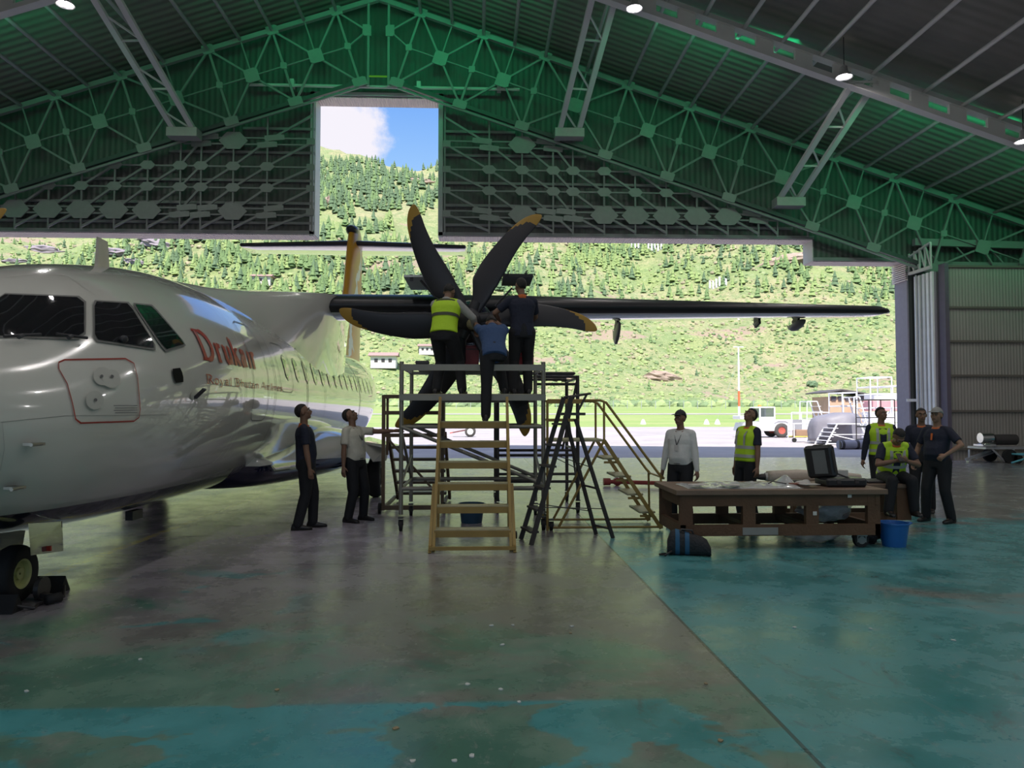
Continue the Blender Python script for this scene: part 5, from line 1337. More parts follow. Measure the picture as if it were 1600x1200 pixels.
# three on the platform
DECK = 1.87
person('worker in yellow vest over grey sleeves, back turned, on the platform', (W_(697, 10.95), 10.95, DECK), D(-14), 1.82, lean=17, head=(-5, -22, 0), vest='plain', shirt=GREYT, sleeve='long', cap=None,
       lh=(.02, .48, 1.22), rh=(.34, .40, 1.0), elbow_r=(1, -.3, -.5), elbow_l=(-.6, -.2, -.5), lf=(-.16, .05, 0), rf=(.24, .02, 0), hand_curl=.8, pelvis=(-.02, -.05, .90))
person('worker in dark polo, back turned, at the right of the platform', (W_(816, 11.1), 11.1, DECK), D(8), 1.79, lean=4, head=(18, -6, 0), collar=ORNG, tuck=False,
       lh=(-.30, .34, 1.16), rh=(.12, .42, 1.10), elbow_l=(-.9, -.5, -.3), elbow_r=(1, -.2, -.4), lf=(-.13, 0, 0), rf=(.10, .05, 0), hand_curl=.8)
person('worker in blue shirt bent into the propeller hub, one foot on the steps', (W_(768, 10.15), 10.15, 1.475), D(4), 1.74, lean=40, head=(0, -30, 0), shirt=BLUET, tuck=False,
       lh=(-.16, .95, 1.45), rh=(.16, .95, 1.48), pelvis=(.04, .06, .955), lf=(-.08, -.02, 0), rf=(.22, .52, DECK-1.475), elbow_l=(-.7, -.1, -.7), elbow_r=(.7, -.1, -.7), hand_curl=.8)
# ---------------------------------------------------------------- stands, steps and ladders
ALU = mat('weathered_aluminium', (.24, .23, .19), .45, .4, .2, 4); BRN = mat('brown_steel', (.15, .10, .055), .55, 0, .25, 4)
YST = mat('worn_yellow_steel', (.30, .20, .05), .5, 0, .3, 5); DKS = mat('dark_painted_steel', (.045, .04, .04), .5, 0, .2, 5); TRD = mat('checker_tread', (.40, .36, .22), .5, .2, .25, 12, .4)
def caster(x, y, r, parent, z_top=None, name='caster'):
    q = MB(); q.box((x, y, r*2+.03), (.07, .07, .02)); q.box((x-.03, y+.01, r*1.5), (.008, .05, r*1.1)); q.box((x+.03, y+.01, r*1.5), (.008, .05, r*1.1)); f = q.build(name, DKS, parent)
    q = MB(); q.cyl((x-.022, y+.02, r), (x+.022, y+.02, r), r, 16); q.build('wheel', BLACK, f, smooth=True, sm_angle=40)
def tb(parent, name, a, b_, r, m, n=8):
    q = MB(); q.tube([V(a), V(b_)], r, n); return q.build(name, m, parent, smooth=True, sm_angle=50)
def bm_(parent, name, a, b_, w, h, m, up=V((0, 0, 1))):
    q = MB(); q.beam(a, b_, w, h, up); return q.build(name, m, parent)
# main platform
t_ = thing('work_platform', 'tall silver tube platform on casters under the propeller, three workers on its deck', 'platform', (-.1, 10.9, 0))
xa, xb, ya, yb = -1.07, .87, 10.25, 11.75
for x in (xa, xb):
    for y in (ya, yb):
        tb(t_, 'post', (x, y, .22), (x, y, 2.30 if y == ya else 2.26), .030, ALU); caster(x, y, .075, t_)
for y in (ya, yb):
    bm_(t_, 'top_rail', (xa, y, 2.22), (xb, y, 2.22), .05, .085 if y == ya else .05, ALU)
    tb(t_, 'rail', (xa, y, 1.41), (xb, y, 1.41), .026, ALU); tb(t_, 'rail', (xa, y, .57), (xb, y, .57), .030, ALU)
for x in (xa, xb):
    for z in (2.22, 1.41, .57): tb(t_, 'side_rail', (x, ya, z), (x, yb, z), .024, ALU)
    tb(t_, 'side_brace', (x, ya, .62), (x, yb, .95), .02, ALU)
q = MB(); q.box((-.1, (ya+yb)/2, 1.835), (xb-xa, yb-ya, .05)); q.build('deck', TRD, t_)
bm_(t_, 'deck_edge', (xa-.03, ya-.02, 1.81), (xb+.03, ya-.02, 1.81), .04, .085, ALU); bm_(t_, 'deck_edge', (xa, yb, 1.80), (xb, yb, 1.80), .04, .08, ALU)
tb(t_, 'diagonal', (xa, ya-.01, 1.41), (xb, ya-.01, .62), .026, ALU); tb(t_, 'diagonal', (xa, yb, 1.41), (xb, yb, .60), .026, ALU)
tb(t_, 'diagonal', (xa, ya, 1.35), (xa, yb, .6), .022, ALU)
# red tool boxes on the deck
REDB = mat('red_box_paint', (.20, .012, .02), .45, 0, .15, 5)
q = MB(); q.box((-.1, 11.72, 2.26), (1.7, .36, .03)); q.build('rear_shelf', ALU, t_)
for x0_, x1_, y0_, y1_, Y, lb, zb in ((712, 748, 541, 612, 11.72, 'dark red steel tool box on the platform rear shelf, left one of two', 2.276), (786, 833, 551, 612, 11.72, 'dark red steel tool box on the platform rear shelf, right one of two', 2.276)):
    zt = PY(700, y0_, Y).z; xA, xB = W_(x0_, Y), W_(x1_, Y); q = MB(); q.box(((xA+xB)/2, Y, (zb+zt)/2), (xB-xA, .32, zt-zb), bev=.012); t2 = q.build('tool_box', REDB); tag(t2, lb, 'tool box'); ORG[t2.name] = V((0, 0, 0))
    q = MB(); q.tube([((xA+xB)/2-.08, Y, zt), ((xA+xB)/2-.08, Y, zt+.03), ((xA+xB)/2+.08, Y, zt+.03), ((xA+xB)/2+.08, Y, zt)], .008, 6); q.build('handle', DKS, t2)
    q = MB(); q.box(((xA+xB)/2, Y-.165, zt-.06), (xB-xA+.01, .01, .012)); q.build('lid_seam', DKS, t2)
q = MB(); q.box((PY(660, 563, 10.25).x, 10.25, 2.287), (.19, .05, .05), bev=.01); tag(q.build('torch', DKS), 'small black torch lying on the platform top rail', 'torch')
# glove roll held by the vest worker
p = PY(737, 505, 11.3); q = MB(); q.sphere(p, (.085, .06, .10), 14, 10); q.tube([p+V((-.05, 0, .02)), p+V((.0, -.05, .0)), p+V((.05, 0, -.02))], .02, 8); tag(q.build('cable_coil', mat('beige_cable', (.34, .30, .16), .7, 0, .3, 30, .8, bscale=60), smooth=True), 'beige coil hanging from the vest worker’s right hand'.replace('’s', 's'), 'coil')
# second stand behind on the right
t_ = thing('service_stand', 'dark tube stand on casters just right of and behind the main platform', 'stand', (.95, 12.4, 0))
xa, xb, ya, yb = .28, 1.57, 11.98, 13.5
for x in (xa, xb):
    for y in (ya, yb): tb(t_, 'post', (x, y, .2), (x, y, 2.20 if x == xb else 1.85), .030, DKS); caster(x, y, .085, t_)
for z in (2.18, 2.06, 1.0, .92, .62, .50):
    tb(t_, 'rail', (xa if z < 2 else .9, ya, z), (xb, ya, z), .022, DKS)
tb(t_, 'rail', (.9, yb, 2.2), (xb, yb, 2.2), .022, DKS); tb(t_, 'brace', (xb, ya, .3), (xb, yb, 1.8), .018, DKS); tb(t_, 'brace', (xb-.25, ya, 1.0), (xb, ya, 2.15), .02, DKS); tb(t_, 'rail', (xb, ya, 2.16), (xb, yb, 2.16), .022, DKS); tb(t_, 'rail', (xb, ya, 1.0), (xb, yb, 1.0), .022, DKS)
q = MB(); q.box((1.24, 12.7, 2.24), (.62, 1.3, .05), bev=.02); q.build('pad', DKS, t_)
# brown steps on the left
t_ = thing('maintenance_steps', 'brown steel steps with side frame standing left behind the main platform', 'steps', (-1.1, 12.4, 0))
xa, xb, ya, yb = -1.54, -.60, 12.05, 13.2
for x in (xa, xb):
    bm_(t_, 'post', (x, ya, .05), (x, ya, 1.88), .055, .055, BRN, V((0, 1, 0))); bm_(t_, 'post', (x, ya+.5, .9), (x, ya+.5, 1.86), .04, .04, BRN, V((0, 1, 0))); bm_(t_, 'stringer', (x+.05, yb+.6, .05), (x+.02, ya+.45, 1.25), .05, .09, BRN)
    bm_(t_, 'base_rail', (x, ya, .07), (x, yb+.6, .07), .05, .05, BRN); bm_(t_, 'top_side_rail', (x, ya, 1.86), (x, ya+.55, 1.86), .05, .05, BRN)
for z in (1.86, 1.60, 1.24, .09): bm_(t_, 'cross_rail', (xa, ya, z), (xb, ya, z), .05, .06 if z > .2 else .07, BRN)
for i in range(5): 
    z = 1.02-.215*i; y = ya+.62+.22*i; bm_(t_, 'tread', (xa+.06, y, z), (xb, y, z), .2, .045, BRN)
bm_(t_, 'diagonal', (xa+.06, ya-.03, 1.2), (xb-.12, ya-.03, .35), .035, .035, BRN)
for x in (xa-.05, xb+.03): 
    q = MB(); q.cyl((x-.02, ya-.02, .085), (x+.02, ya-.02, .085), .085, 16); q.build('wheel', BLACK, t_, smooth=True, sm_angle=40)
# yellow front steps
t_ = thing('yellow_steps', 'yellow steel steps with six treads in front of the main platform', 'steps', (-.08, 9.3, 0))
xa, xb = -.53, .36
for x, sg in ((xa, -1), (xb, 1)):
    bm_(t_, 'stringer', (x, 8.66, .02), (x, 10.0, 1.80), .035, .05, YST); bm_(t_, 'rear_leg', (x+sg*.03, 10.1, .02), (x+sg*.0, 10.0, 1.80), .035, .05, YST, V((0, 1, 0))); bm_(t_, 'base_rail', (x+sg*.035, 8.62, .06), (x+sg*.035, 10.1, .06), .03, .045, YST)
    bm_(t_, 'front_post', (x+sg*.04, 8.60, .0), (x+sg*.035, 9.25, .72), .035, .035, YST)
bm_(t_, 'base_bar', (xa-.05, 8.60, .055), (xb+.05, 8.60, .055), .03, .04, YST)
for i in range(6):
    z = .225+.25*i; y = 8.88+.205*i; o = bm_(t_, 'tread', (xa, y, z), (xb, y, z), .2, .03, TRD); bm_(t_, 'tread_lip', (xa, y-.1, z-.035), (xb, y-.1, z-.035), .02, .075, YST)
for x in (xb+.07,): 
    q = MB(); q.cyl((x-.015, 9.0, .14), (x+.015, 9.0, .14), .045, 14); q.build('wheel', BLACK, t_, smooth=True, sm_angle=40)
# dark step ladder
t_ = thing('step_ladder', 'dark folding step ladder standing right of the yellow front steps', 'ladder', (1.1, 9.5, 0))
topL, topR = V((1.03, 9.35, 1.62)), V((1.03, 9.72, 1.62))
fl, fr = V((.52, 9.52, 0)), V((.62, 9.08, 0)); rl, rr_ = V((1.53, 9.86, 0)), V((1.70, 9.55, 0))
A1, A2 = V((1.08, 9.62, 1.80)), V((1.14, 9.30, 1.80))
bm_(t_, 'rail', fl, A1, .028, .055, DKS); bm_(t_, 'rail', fr, A2, .028, .055, DKS)
B1, B2 = V((1.10, 9.66, 1.56)), V((1.20, 9.36, 1.52))
bm_(t_, 'rear_leg', rl, B1, .028, .045, DKS); bm_(t_, 'rear_leg', rr_, B2, .028, .045, DKS)
for i in range(6):
    f = .085+.145*i; a, b_ = fl.lerp(A1, f), fr.lerp(A2, f); bm_(t_, 'tread', a, b_, .03 if False else .11, .025, DKS)
for f in (.08, .42): tb(t_, 'cross_bar', rl.lerp(B1, f), rr_.lerp(B2, f), .014, DKS)
q = MB(); q.box((1.17, 9.5, 1.585), (.3, .36, .035)); q.build('top_plate', DKS, t_)
tb(t_, 'handle', A1, (1.34, 9.62, 1.84), .013, DKS); tb(t_, 'handle', A2, (1.38, 9.3, 1.84), .013, DKS); tb(t_, 'handle', (1.34, 9.62, 1.84), (1.38, 9.3, 1.84), .013, DKS); tb(t_, 'handle', (1.36, 9.46, 1.84), (1.22, 9.46, 1.58), .015, DKS)
for f in (.25, .6): tb(t_, 'stay', fl.lerp(A1, f), rl.lerp(B1, f-.05), .006, DKS); tb(t_, 'stay', fr.lerp(A2, f), rr_.lerp(B2, f), .006, DKS)
# yellow stairway with handrails
t_ = thing('rolling_stairway', 'yellow rolling stairway with curved handrails descending towards the big table', 'stairway', (1.7, 10.6, 0))
y0_, y1_ = 10.2, 10.95; xp0, xp1, xf = .92, 1.70, 2.48; zp = 1.22
for y in (y0_, y1_):
    tb(t_, 'base_rail', (xp0, y, .04), (xf, y, .04), .016, YST); tb(t_, 'post', (xp0, y, .0), (xp0, y, 1.76), .018, YST); tb(t_, 'leg', (xp1, y, zp), (xp0+.15, y, .04), .018, YST)
    bm_(t_, 'stringer', (xp1, y, zp), (xf, y, .02), .03, .05, YST)
    q = MB(); hy = y; q.tube([(xp0, hy, 1.77), (xp1-.05, hy, 1.77), (xp1+.03, hy, 1.74), (xp1+.09, hy, 1.66), (xf-.04, hy, .78), (xf+.03, hy, .70)], .018, 8); q.build('handrail', YST, t_, smooth=True)
    tb(t_, 'post', (xp1, y, zp), (xp1, y, 1.76), .016, YST); tb(t_, 'post', (xf+.01, y, .02), (xf+.0, y, .73), .016, YST); tb(t_, 'mid_rail', (xp0, y, 1.5), (xp1-.5, y, 1.5), .014, YST)
tb(t_, 'end_rail', (xf, y0_, .72), (xf, y1_, .72), .014, YST)
q = MB(); q.box(((xp0+xp1)/2, (y0_+y1_)/2, zp), (xp1-xp0, y1_-y0_, .03)); q.build('top_deck', TRD, t_)
bm_(t_, 'cross_rail', (xp0, y0_-.02, 1.5), (xp1-.35, y0_-.02, 1.5), .03, .04, YST); bm_(t_, 'cross_rail', (xp0, y0_-.02, 1.75), (xp1-.3, y0_-.02, 1.75), .03, .05, YST)
for i in range(4):
    z = .97-.245*i; x = xp1+.06+.165*i; q = MB(); q.box((x+.04, (y0_+y1_)/2, z), (.22, y1_-y0_-.04, .025)); q.build('tread', TRD, t_); q = MB(); q.box((x+.04, y0_+.03, z-.05), (.20, .02, .03)); q.build('tread_bracket', YST, t_)
for x in (xp0+.05,): caster(x, y0_, .06, t_); caster(x, y1_, .06, t_)
# red tow bar on the floor beyond
q = MB(); a, b_ = PZ(950, 759), PZ(1048, 762); q.tube([a+V((0, 0, .09)), b_+V((0, 0, .09))], .045, 10); q.tube([a+V((-.1, 0, .09)), a+V((.05, 0, .09))], .08, 10)
for p in (a, b_): q.cyl(p+V((.2, -.06, .09)), p+V((.2, .06, .09)), .09, 14)
tag(q.build('tow_bar', mat('red_bar_paint', (.35, .06, .05), .5), smooth=True, sm_angle=40), 'red tow bar lying on the floor behind the yellow stairway', 'tow bar')

# ---------------------------------------------------------------- the big wooden table and what is on it
WOOD = mat('rough_timber', (.12, .062, .032), .75, 0, .35, 3.0, .4, bscale=30); WOODT = mat('table_top_timber', (.19, .125, .085), .6, 0, .3, 2.5, .3, bscale=20)
t, b = nodes(WOOD)
t_ = thing('work_table', 'long heavy timber work table on wheels with an open lower frame', 'table', (3.55, 9.15, 0))
xa, xb, ya, yb = 2.34, 4.72, 8.68, 9.70; zt = .70
q = MB(); q.box(((xa+xb)/2+.01, (ya+yb)/2, zt-.03), (xb-xa+.14, yb-ya+.08, .06)); q.build('table_top', WOODT, t_, bevel=.006)
for y in (ya+.03, yb-.03):
    bm_(t_, 'apron', (xa, y, .575), (xb, y, .575), .045, .14, WOOD); bm_(t_, 'bottom_rail', (xa, y, .225), (xb, y, .225), .06, .13, WOOD)
    for x in (xa+.07, xa+.07+.745, xa+.07+1.5, xb-.07): bm_(t_, 'leg', (x, y+.01, .17), (x, y+.01, .66), .15, .07, WOOD, V((0, 1, 0)))
for x in (xa+.03, xb-.03): bm_(t_, 'end_rail', (x, ya, .575), (x, yb, .575), .045, .14, WOOD); bm_(t_, 'end_rail', (x, ya, .225), (x, yb, .225), .06, .13, WOOD)
for x in (xa+.8, xa+1.55): bm_(t_, 'cross_member', (x, ya+.07, .25), (x, yb-.07, .25), .10, .06, WOOD)
q = MB(); q.box((3.28, ya-.005, .215), (.42, .01, .085)); q.build('grey_label', mat('grey_plate', (.28, .27, .25), .5), t_)
for x, z in ((3.93, .42), (4.35, .625)):
    q = MB(); q.box((x, ya-.012, z), (.045, .006, .045)); q.build('paper_tag', mat('paper_white', (.62, .60, .56), .8), t_)
for x in (xa+.2, xb-.18):
    for y in (ya+.12, yb-.12):
        q = MB(); q.box((x, y, .15), (.12, .10, .03)); q.box((x-.05, y, .11), (.012, .07, .10)); q.box((x+.05, y, .11), (.012, .07, .10)); f = q.build('caster', mat('caster_steel', (.3, .3, .3), .4, .6), t_)
        M = Matrix.Rotation(R(0), 3, 'X'); q = MB(); q.cyl((x, y-.032, .085), (x, y+.032, .085), .085, 20); w_ = q.build('wheel', BLACK, f, smooth=True, sm_angle=40)
        q = MB(); q.cyl((x, y-.036, .085), (x, y+.036, .085), .045, 16); q.build('hub_cap', mat('caster_steel', (.3, .3, .3), .4, .6), f)
# crumpled sheets
def crumple(name, c, sx1, sy1, h, m, label, cat, nx_=26, ny_=14, seed=0, peak=None, group=None, solid=.004):
    q = MB(); rg = []
    for j_ in range(ny_+1):
        row = []
        for i in range(nx_+1):
            u, v = i/nx_*2-1, j_/ny_*2-1; e_ = 1+.12*noise.noise(V((u*2, v*2, seed)))
            z = h*(.25+.9*abs(noise.noise(V((u*3.1, v*3.3, seed+3))))+.35*abs(noise.noise(V((u*9, v*9, seed+8)))))*(1-max(abs(u), abs(v))**6)
            if peak: z += peak[2]*math.exp(-((u-peak[0])**2/.02+(v-peak[1])**2/.3))
            row.append(V((c[0]+u*sx1/2*e_, c[1]+v*sy1/2*e_, c[2]+max(.003, z))))
        rg.append(row)
    q.loft(rg, closed=False); o = q.build(name, m, None, smooth=True); md = o.modifiers.new('s', 'SOLIDIFY'); md.thickness = solid; tag(o, label, cat, group); return o
PLS = mat('milky_plastic', (.55, .56, .55), .25, 0, .1, 12, .5, bscale=25, coat=.4, alpha=.9); PAP = mat('paper_sheet', (.60, .58, .54), .8, 0, .05, 8)
crumple('plastic_sheet', (3.32, 9.15, zt), 1.05, .75, .05, PLS, 'crumpled milky plastic sheet spread over the middle of the table top', 'sheet', seed=1, peak=(.93, .1, .12), nx_=44, ny_=24)
crumple('plastic_sheet', (2.68, 9.1, zt), .42, .6, .03, PLS, 'smaller milky sheet at the left end of the table top', 'sheet', seed=7)
for i, (x, y, r_, lb) in enumerate(((2.60, 8.86, 12, 'white paper sheet nearest the left table corner'), (2.98, 8.82, -20, 'white paper sheet at the front edge left of the table middle'), (3.95, 8.86, 8, 'white paper sheet just left of the open case'))):
    q = MB(); q.box((x, y, zt+.045), (.21, .15, .006), Matrix.Rotation(R(r_), 3, 'Z')); tag(q.build('paper_sheet', PAP), lb, 'paper')
q = MB(); q.sphere((3.98, 9.1, zt+.03), (.10, .09, .035), 14, 8); q.sphere((4.03, 9.12, zt+.04), (.05, .06, .04), 10, 6); tag(q.build('cloth_rag', PAP, smooth=True), 'small white rag heaped beside the open case', 'rag')
q = MB(); q.tube([(3.74, 8.95, zt+.035), (3.86, 8.93, zt+.04)], .016, 8); q.tube([(3.86, 8.93, zt+.04), (3.95, 8.92, zt+.04)], .009, 8); tag(q.build('screwdriver', mat('tool_red_brown', (.22, .07, .04), .5)), 'reddish tool lying on the sheet left of the open case', 'tool')
q = MB(); q.tube([(3.48, 8.92, zt+.05), (3.55, 8.96, zt+.07), (3.66, 8.92, zt+.05), (3.72, 8.97, zt+.04)], .007, 6); tag(q.build('dark_cable', DKS), 'thin dark cable curled on the plastic sheet', 'cable')
q = MB(); q.box((3.97, 9.28, zt+.03), (.26, .12, .05), Matrix.Rotation(R(-12), 3, 'Z'), bev=.01); tag(q.build('instrument_pouch', DKS), 'flat black pouch behind the red tool', 'pouch')
# open hard case
CASE = mat('case_plastic', (.018, .019, .022), .38); ct = thing('hard_case', 'black hard equipment case standing open on the table', 'case', (4.28, 9.05, zt))
q = MB(); q.box((4.43, 9.05, zt+.055), (.50, .36, .105), bev=.025); q.build('case_base', CASE, ct, bevel=.0)
ang = Matrix.Rotation(R(-7), 3, 'Y') @ Matrix.Rotation(R(20), 3, 'Z')
q = MB(); cl_ = V((4.20, 9.08, zt+.30)); q.box(cl_, (.115, .36, .40), Matrix.Rotation(R(-9), 3, 'Y') @ Matrix.Rotation(R(38), 3, 'Z'), bev=.03)
M_ = Matrix.Rotation(R(-9), 3, 'Y') @ Matrix.Rotation(R(38), 3, 'Z'); ld = q.build('case_lid', CASE, ct)
q = MB()
for y in (-.14, -.05, .05, .14): q.box(cl_+M_ @ V((.058, y, 0)), (.014, .03, .30), M_)
q.build('lid_rib', CASE, ld)
q = MB(); q.box(cl_+M_ @ V((-.061, -.02, .0)), (.008, .17, .29), M_, bev=.003); q.build('foam_pad', mat('foam_grey', (.16, .17, .17), .8), ld)
q = MB(); q.box(cl_+M_ @ V((-.02, -.184, 0)), (.05, .012, .26), M_); q.box(cl_+M_ @ V((0, 0, .20)), (.05, .12, .02), M_, bev=.005); q.build('case_handle', DKS, ld)
q = MB(); q.tube([cl_+V((.1, -.1, -.12)), V((4.50, 8.95, zt+.10))], .01, 8); q.build('lid_stay', DKS, ct)
for x in (4.32, 4.54):
    q = MB(); q.box((x, 8.865, zt+.07), (.05, .02, .05), bev=.004); q.build('latch', DKS, ct)
q = MB(); q.box((4.56, 9.34, zt+.11), (.17, .12, .13), bev=.004); q.box((4.56, 9.34, zt+.022), (.2, .15, .04)); tag(q.build('white_carton', mat('carton_white', (.58, .56, .52), .7)), 'small white carton behind the open case', 'carton')
# plastic bags under the table
def bag(name, c, r, m, label, seed, cat='bag'):
    q = MB(); n, mm = 26, 16; rg = []
    for j_ in range(mm+1):
        t1 = pi*j_/mm; ring = []
        for i in range(n):
            a = 2*pi*i/n; d = V((sin(max(t1, .02))*cos(a), sin(max(t1, .02))*sin(a), -cos(t1))); k = 1+.35*noise.noise(d*2.3+V((seed, 0, 0)))+.16*abs(noise.noise(d*7+V((seed, 2, 0))))
            p = V((d.x*r[0]*k, d.y*r[1]*k, max(-r[2]*.92, d.z*r[2]*k))); ring.append(V(c)+p)
        rg.append(ring)
    q.loft(rg); o = q.build(name, m, None, smooth=True); tag(o, label, cat); return o
CLR = mat('clear_plastic_wrap', (.62, .62, .64), .2, 0, .2, 10, .8, bscale=30, coat=.5, alpha=.55)
bag('plastic_wrap', (4.28, 9.2, .42), (.30, .28, .17), CLR, 'crumpled clear plastic wrap stuffed on the table lower frame', 3, 'plastic wrap')
bag('plastic_wrap', (4.15, 9.25, .10), (.28, .28, .105), CLR, 'crumpled clear plastic wrap on the floor under the table', 9, 'plastic wrap')
bag('black_bag', (4.74, 9.05, .11), (.16, .14, .115), mat('black_cloth', (.012, .012, .014), .8, 0, .2, 10, .6), 'small slumped black bag beside the right table wheel', 5)
# tool bag
t2 = thing('tool_bag', 'black tool bag with blue stripes slumped under the left end of the table', 'bag', (2.38, 8.5, 0))
q = MB(); rg = []
BM_ = Matrix.Rotation(R(-14), 3, 'Z')
for i in range(13):
    u = i/12*2-1; hgt_ = .125*(1-.25*u)*(1-abs(u)**8*.5); ring = []
    for k in range(16):
        a = 2*pi*k/16; ring.append(V((2.36, 8.42, 0))+BM_ @ V((u*.24, .115*(abs(cos(a))**.7)*(1 if cos(a) > 0 else -1), max(.004, hgt_*.95+hgt_*(abs(sin(a))**.8)*(1 if sin(a) > 0 else -1)))))
    rg.append(ring)
q.loft(rg); q.build('bag_body', mat('bag_black', (.014, .016, .02), .7, 0, .2, 10, .6), t2, smooth=True)
for u0 in (-.62, -.18):
    q = MB(); rg = []
    for u in (u0, u0+.2):
        hgt_ = .125*(1-.25*u)+.003; rg.append([V((2.36, 8.42, 0))+BM_ @ V((u*.24, .119*(abs(cos(a))**.7)*(1 if cos(a) > 0 else -1), max(.004, hgt_*.95+hgt_*(abs(sin(a))**.8)*(1 if sin(a) > 0 else -1)))) for a in [2*pi*k/16 for k in range(16)]])
    q.loft(rg, cap=False); q.build('blue_stripe', mat('bag_blue', (.02, .10, .20), .7), t2, smooth=True)
q = MB(); q.tube([(2.22, 8.40, .22), (2.27, 8.38, .29), (2.40, 8.42, .27), (2.42, 8.42, .20)], .012, 8); q.build('bag_handle', DKS, t2, smooth=True)
q = MB(); q.tube([(2.15, 8.36, .05), (2.06, 8.30, .015), (2.02, 8.38, .012), (2.1, 8.42, .012)], .012, 8); q.build('strap', DKS, t2, smooth=True)
# buckets
def bucket(x, y, rt, rb, h, m, label, rim=True, cat='bucket', nm='bucket'):
    q = MB(); q.lathe([(.01, .012), (rb, .0), (rb*1.02, .01), (rt*.97, h*.93), (rt*1.06, h*.94), (rt*1.06, h), (rt*.98, h), (rt*.95, h*.9), (rb*.95, .03), (.01, .03)], 32, (x, y, 0)); o = q.build(nm, m, smooth=True, sm_angle=40); tag(o, label, cat); ORG[o.name] = V((0, 0, 0)); return o
o = bucket(4.98, 8.86, .175, .13, .285, mat('bright_blue_plastic', (.02, .13, .42), .35), 'bright blue plastic bucket on the floor at the right end of the table')
q = MB(); q.box((5.17, 8.86, .275), (.05, .08, .02), bev=.005); q.build('lip', mat('bright_blue_plastic', (.02, .13, .42), .35), o)
bucket(-.12, 11.0, .19, .15, .28, mat('dull_blue_plastic', (.02, .07, .13), .4), 'dull blue plastic tub on the floor behind the yellow front steps', cat='tub', nm='plastic_tub')
# low bench behind, with the long case lying on it
t_ = thing('low_bench', 'low timber bench with thick legs that the vested man sits on', 'bench', (5.2, 10.4, 0))
q = MB(); q.box((5.12, 10.42, .59), (1.75, .62, .055)); q.build('bench_top', WOODT, t_, bevel=.005)
for x in (4.35, 5.0, 5.85):
    for y in (10.18, 10.66): bm_(t_, 'leg', (x, y, .12), (x, y, .565), .2 if x > 5.5 else .12, .10, WOOD, V((0, 1, 0)))
for y in (10.18, 10.66): bm_(t_, 'bottom_rail', (4.3, y, .17), (5.93, y, .17), .06, .10, WOOD)
for x in (4.4, 5.86):
    for y in (10.22, 10.62): caster(x, y, .045, t_)
t_ = thing('blade_case', 'long cream padded case with a dark pointed end on the low bench', 'case', (4.9, 10.6, .62))
q = MB(); rg = []
for x, w_, h_ in ((4.12, .10, .10), (4.16, .15, .14), (4.6, .17, .16), (5.2, .16, .13), (5.45, .12, .10)): rg.append([V((x, 10.62+w_*(abs(cos(a))**.5)*(1 if cos(a) > 0 else -1), .62+h_*.5+h_*.5*(abs(sin(a))**.5)*(1 if sin(a) > 0 else -1))) for a in [2*pi*k/20 for k in range(20)]])
q.loft(rg); q.build('case_body', mat('cream_cover', (.58, .50, .42), .7, 0, .08, 6, .4), t_, smooth=True, sm_angle=50)
q = MB(); q.tube([(4.12, 10.62, .68), (4.04, 10.62, .68), (3.90, 10.62, .67)], [.05, .045, .008], 12); q.build('pointed_end', DKS, t_, smooth=True)
q = MB(); q.tube([(4.13, 10.62, .68), (4.09, 10.62, .68)], .056, 12); q.build('white_ring', PAP, t_)
q = MB(); q.box((5.66, 10.42, .635), (.5, .4, .035), bev=.012); tag(q.build('dark_mat', DKS), 'flat dark mat on the bench under the seated man', 'mat')
q = MB(); q.box((5.74, 10.02, .99), (.07, .012, .13), Matrix.Rotation(R(-40), 3, 'X'), bev=.003); tag(q.build('mobile_phone', DKS), 'dark mobile phone held by the seated man', 'phone')

# ---------------------------------------------------------------- nose wheel chocks
t_ = thing('wheel_chocks', 'black rubber wheel chocks with a cord beside the nose wheel', 'chocks', (-3.7, 6.5, 0))
for x, y in ((-3.93, 6.24), (-3.93, 6.93)):
    q = MB(); q.prism([(x-.28, y-.08, 0), (x-.28, y+.08, 0), (x-.28, y, .14)], (.5, 0, 0)); q.build('chock', BLACK, t_)
q = MB(); q.tube([(-3.72, 6.24, .05), (-3.62, 6.30, .015), (-3.66, 6.42, .012), (-3.60, 6.7, .012), (-3.72, 6.93, .05)], .014, 8); q.build('cord', DKS, t_)
t_ = thing('tow_fitting', 'dark tow fitting lying by the nose wheel', 'fitting', (-3.62, 6.55, 0))
q = MB(); q.cyl((-3.76, 6.62, .10), (-3.72, 6.62, .10), .10, 18); q.beam((-3.74, 6.6, .05), (-3.56, 6.5, .05), .05, .04); q.build('arm', DKS, t_); q = MB(); q.cyl((-3.60, 6.44, .045), (-3.54, 6.54, .045), .042, 12); q.build('roller', BLACK, t_, smooth=True)

# ---------------------------------------------------------------- ground power cart by the right wall
t_ = thing('drawbar_cart', 'small silver wheeled cart with a long drawbar beside the right wall', 'cart', (16.4, 23.6, 0))
SIL = mat('silver_paint', (.5, .5, .52), .3, .6); Yc = 23.5
def cp_(px, py, Y=Yc): return PY(px, py, Y)
q = MB(); q.beam(cp_(1509, 718), cp_(1548, 704), .07, .07); q.beam(cp_(1525, 716), cp_(1552, 707), .05, .05); q.build('drawbar', SIL, t_)
q = MB(); q.box(V((16.75, Yc, .48)), (1.5, .9, .07)); q.build('deck', SIL, t_)
q = MB(); q.cyl((15.95, Yc-.25, .80), (16.32, Yc-.25, .80), .16, 20); q.box((16.1, Yc-.25, .57), (.44, .5, .1), bev=.02); q.build('steel_drum', mat('chrome_drum', (.7, .7, .72), .15, 1.0), t_, smooth=True, sm_angle=40)
q = MB(); q.cyl((16.4, Yc-.2, .74), (17.15, Yc-.2, .74), .17, 20); q.build('black_tank', DKS, t_, smooth=True, sm_angle=40)
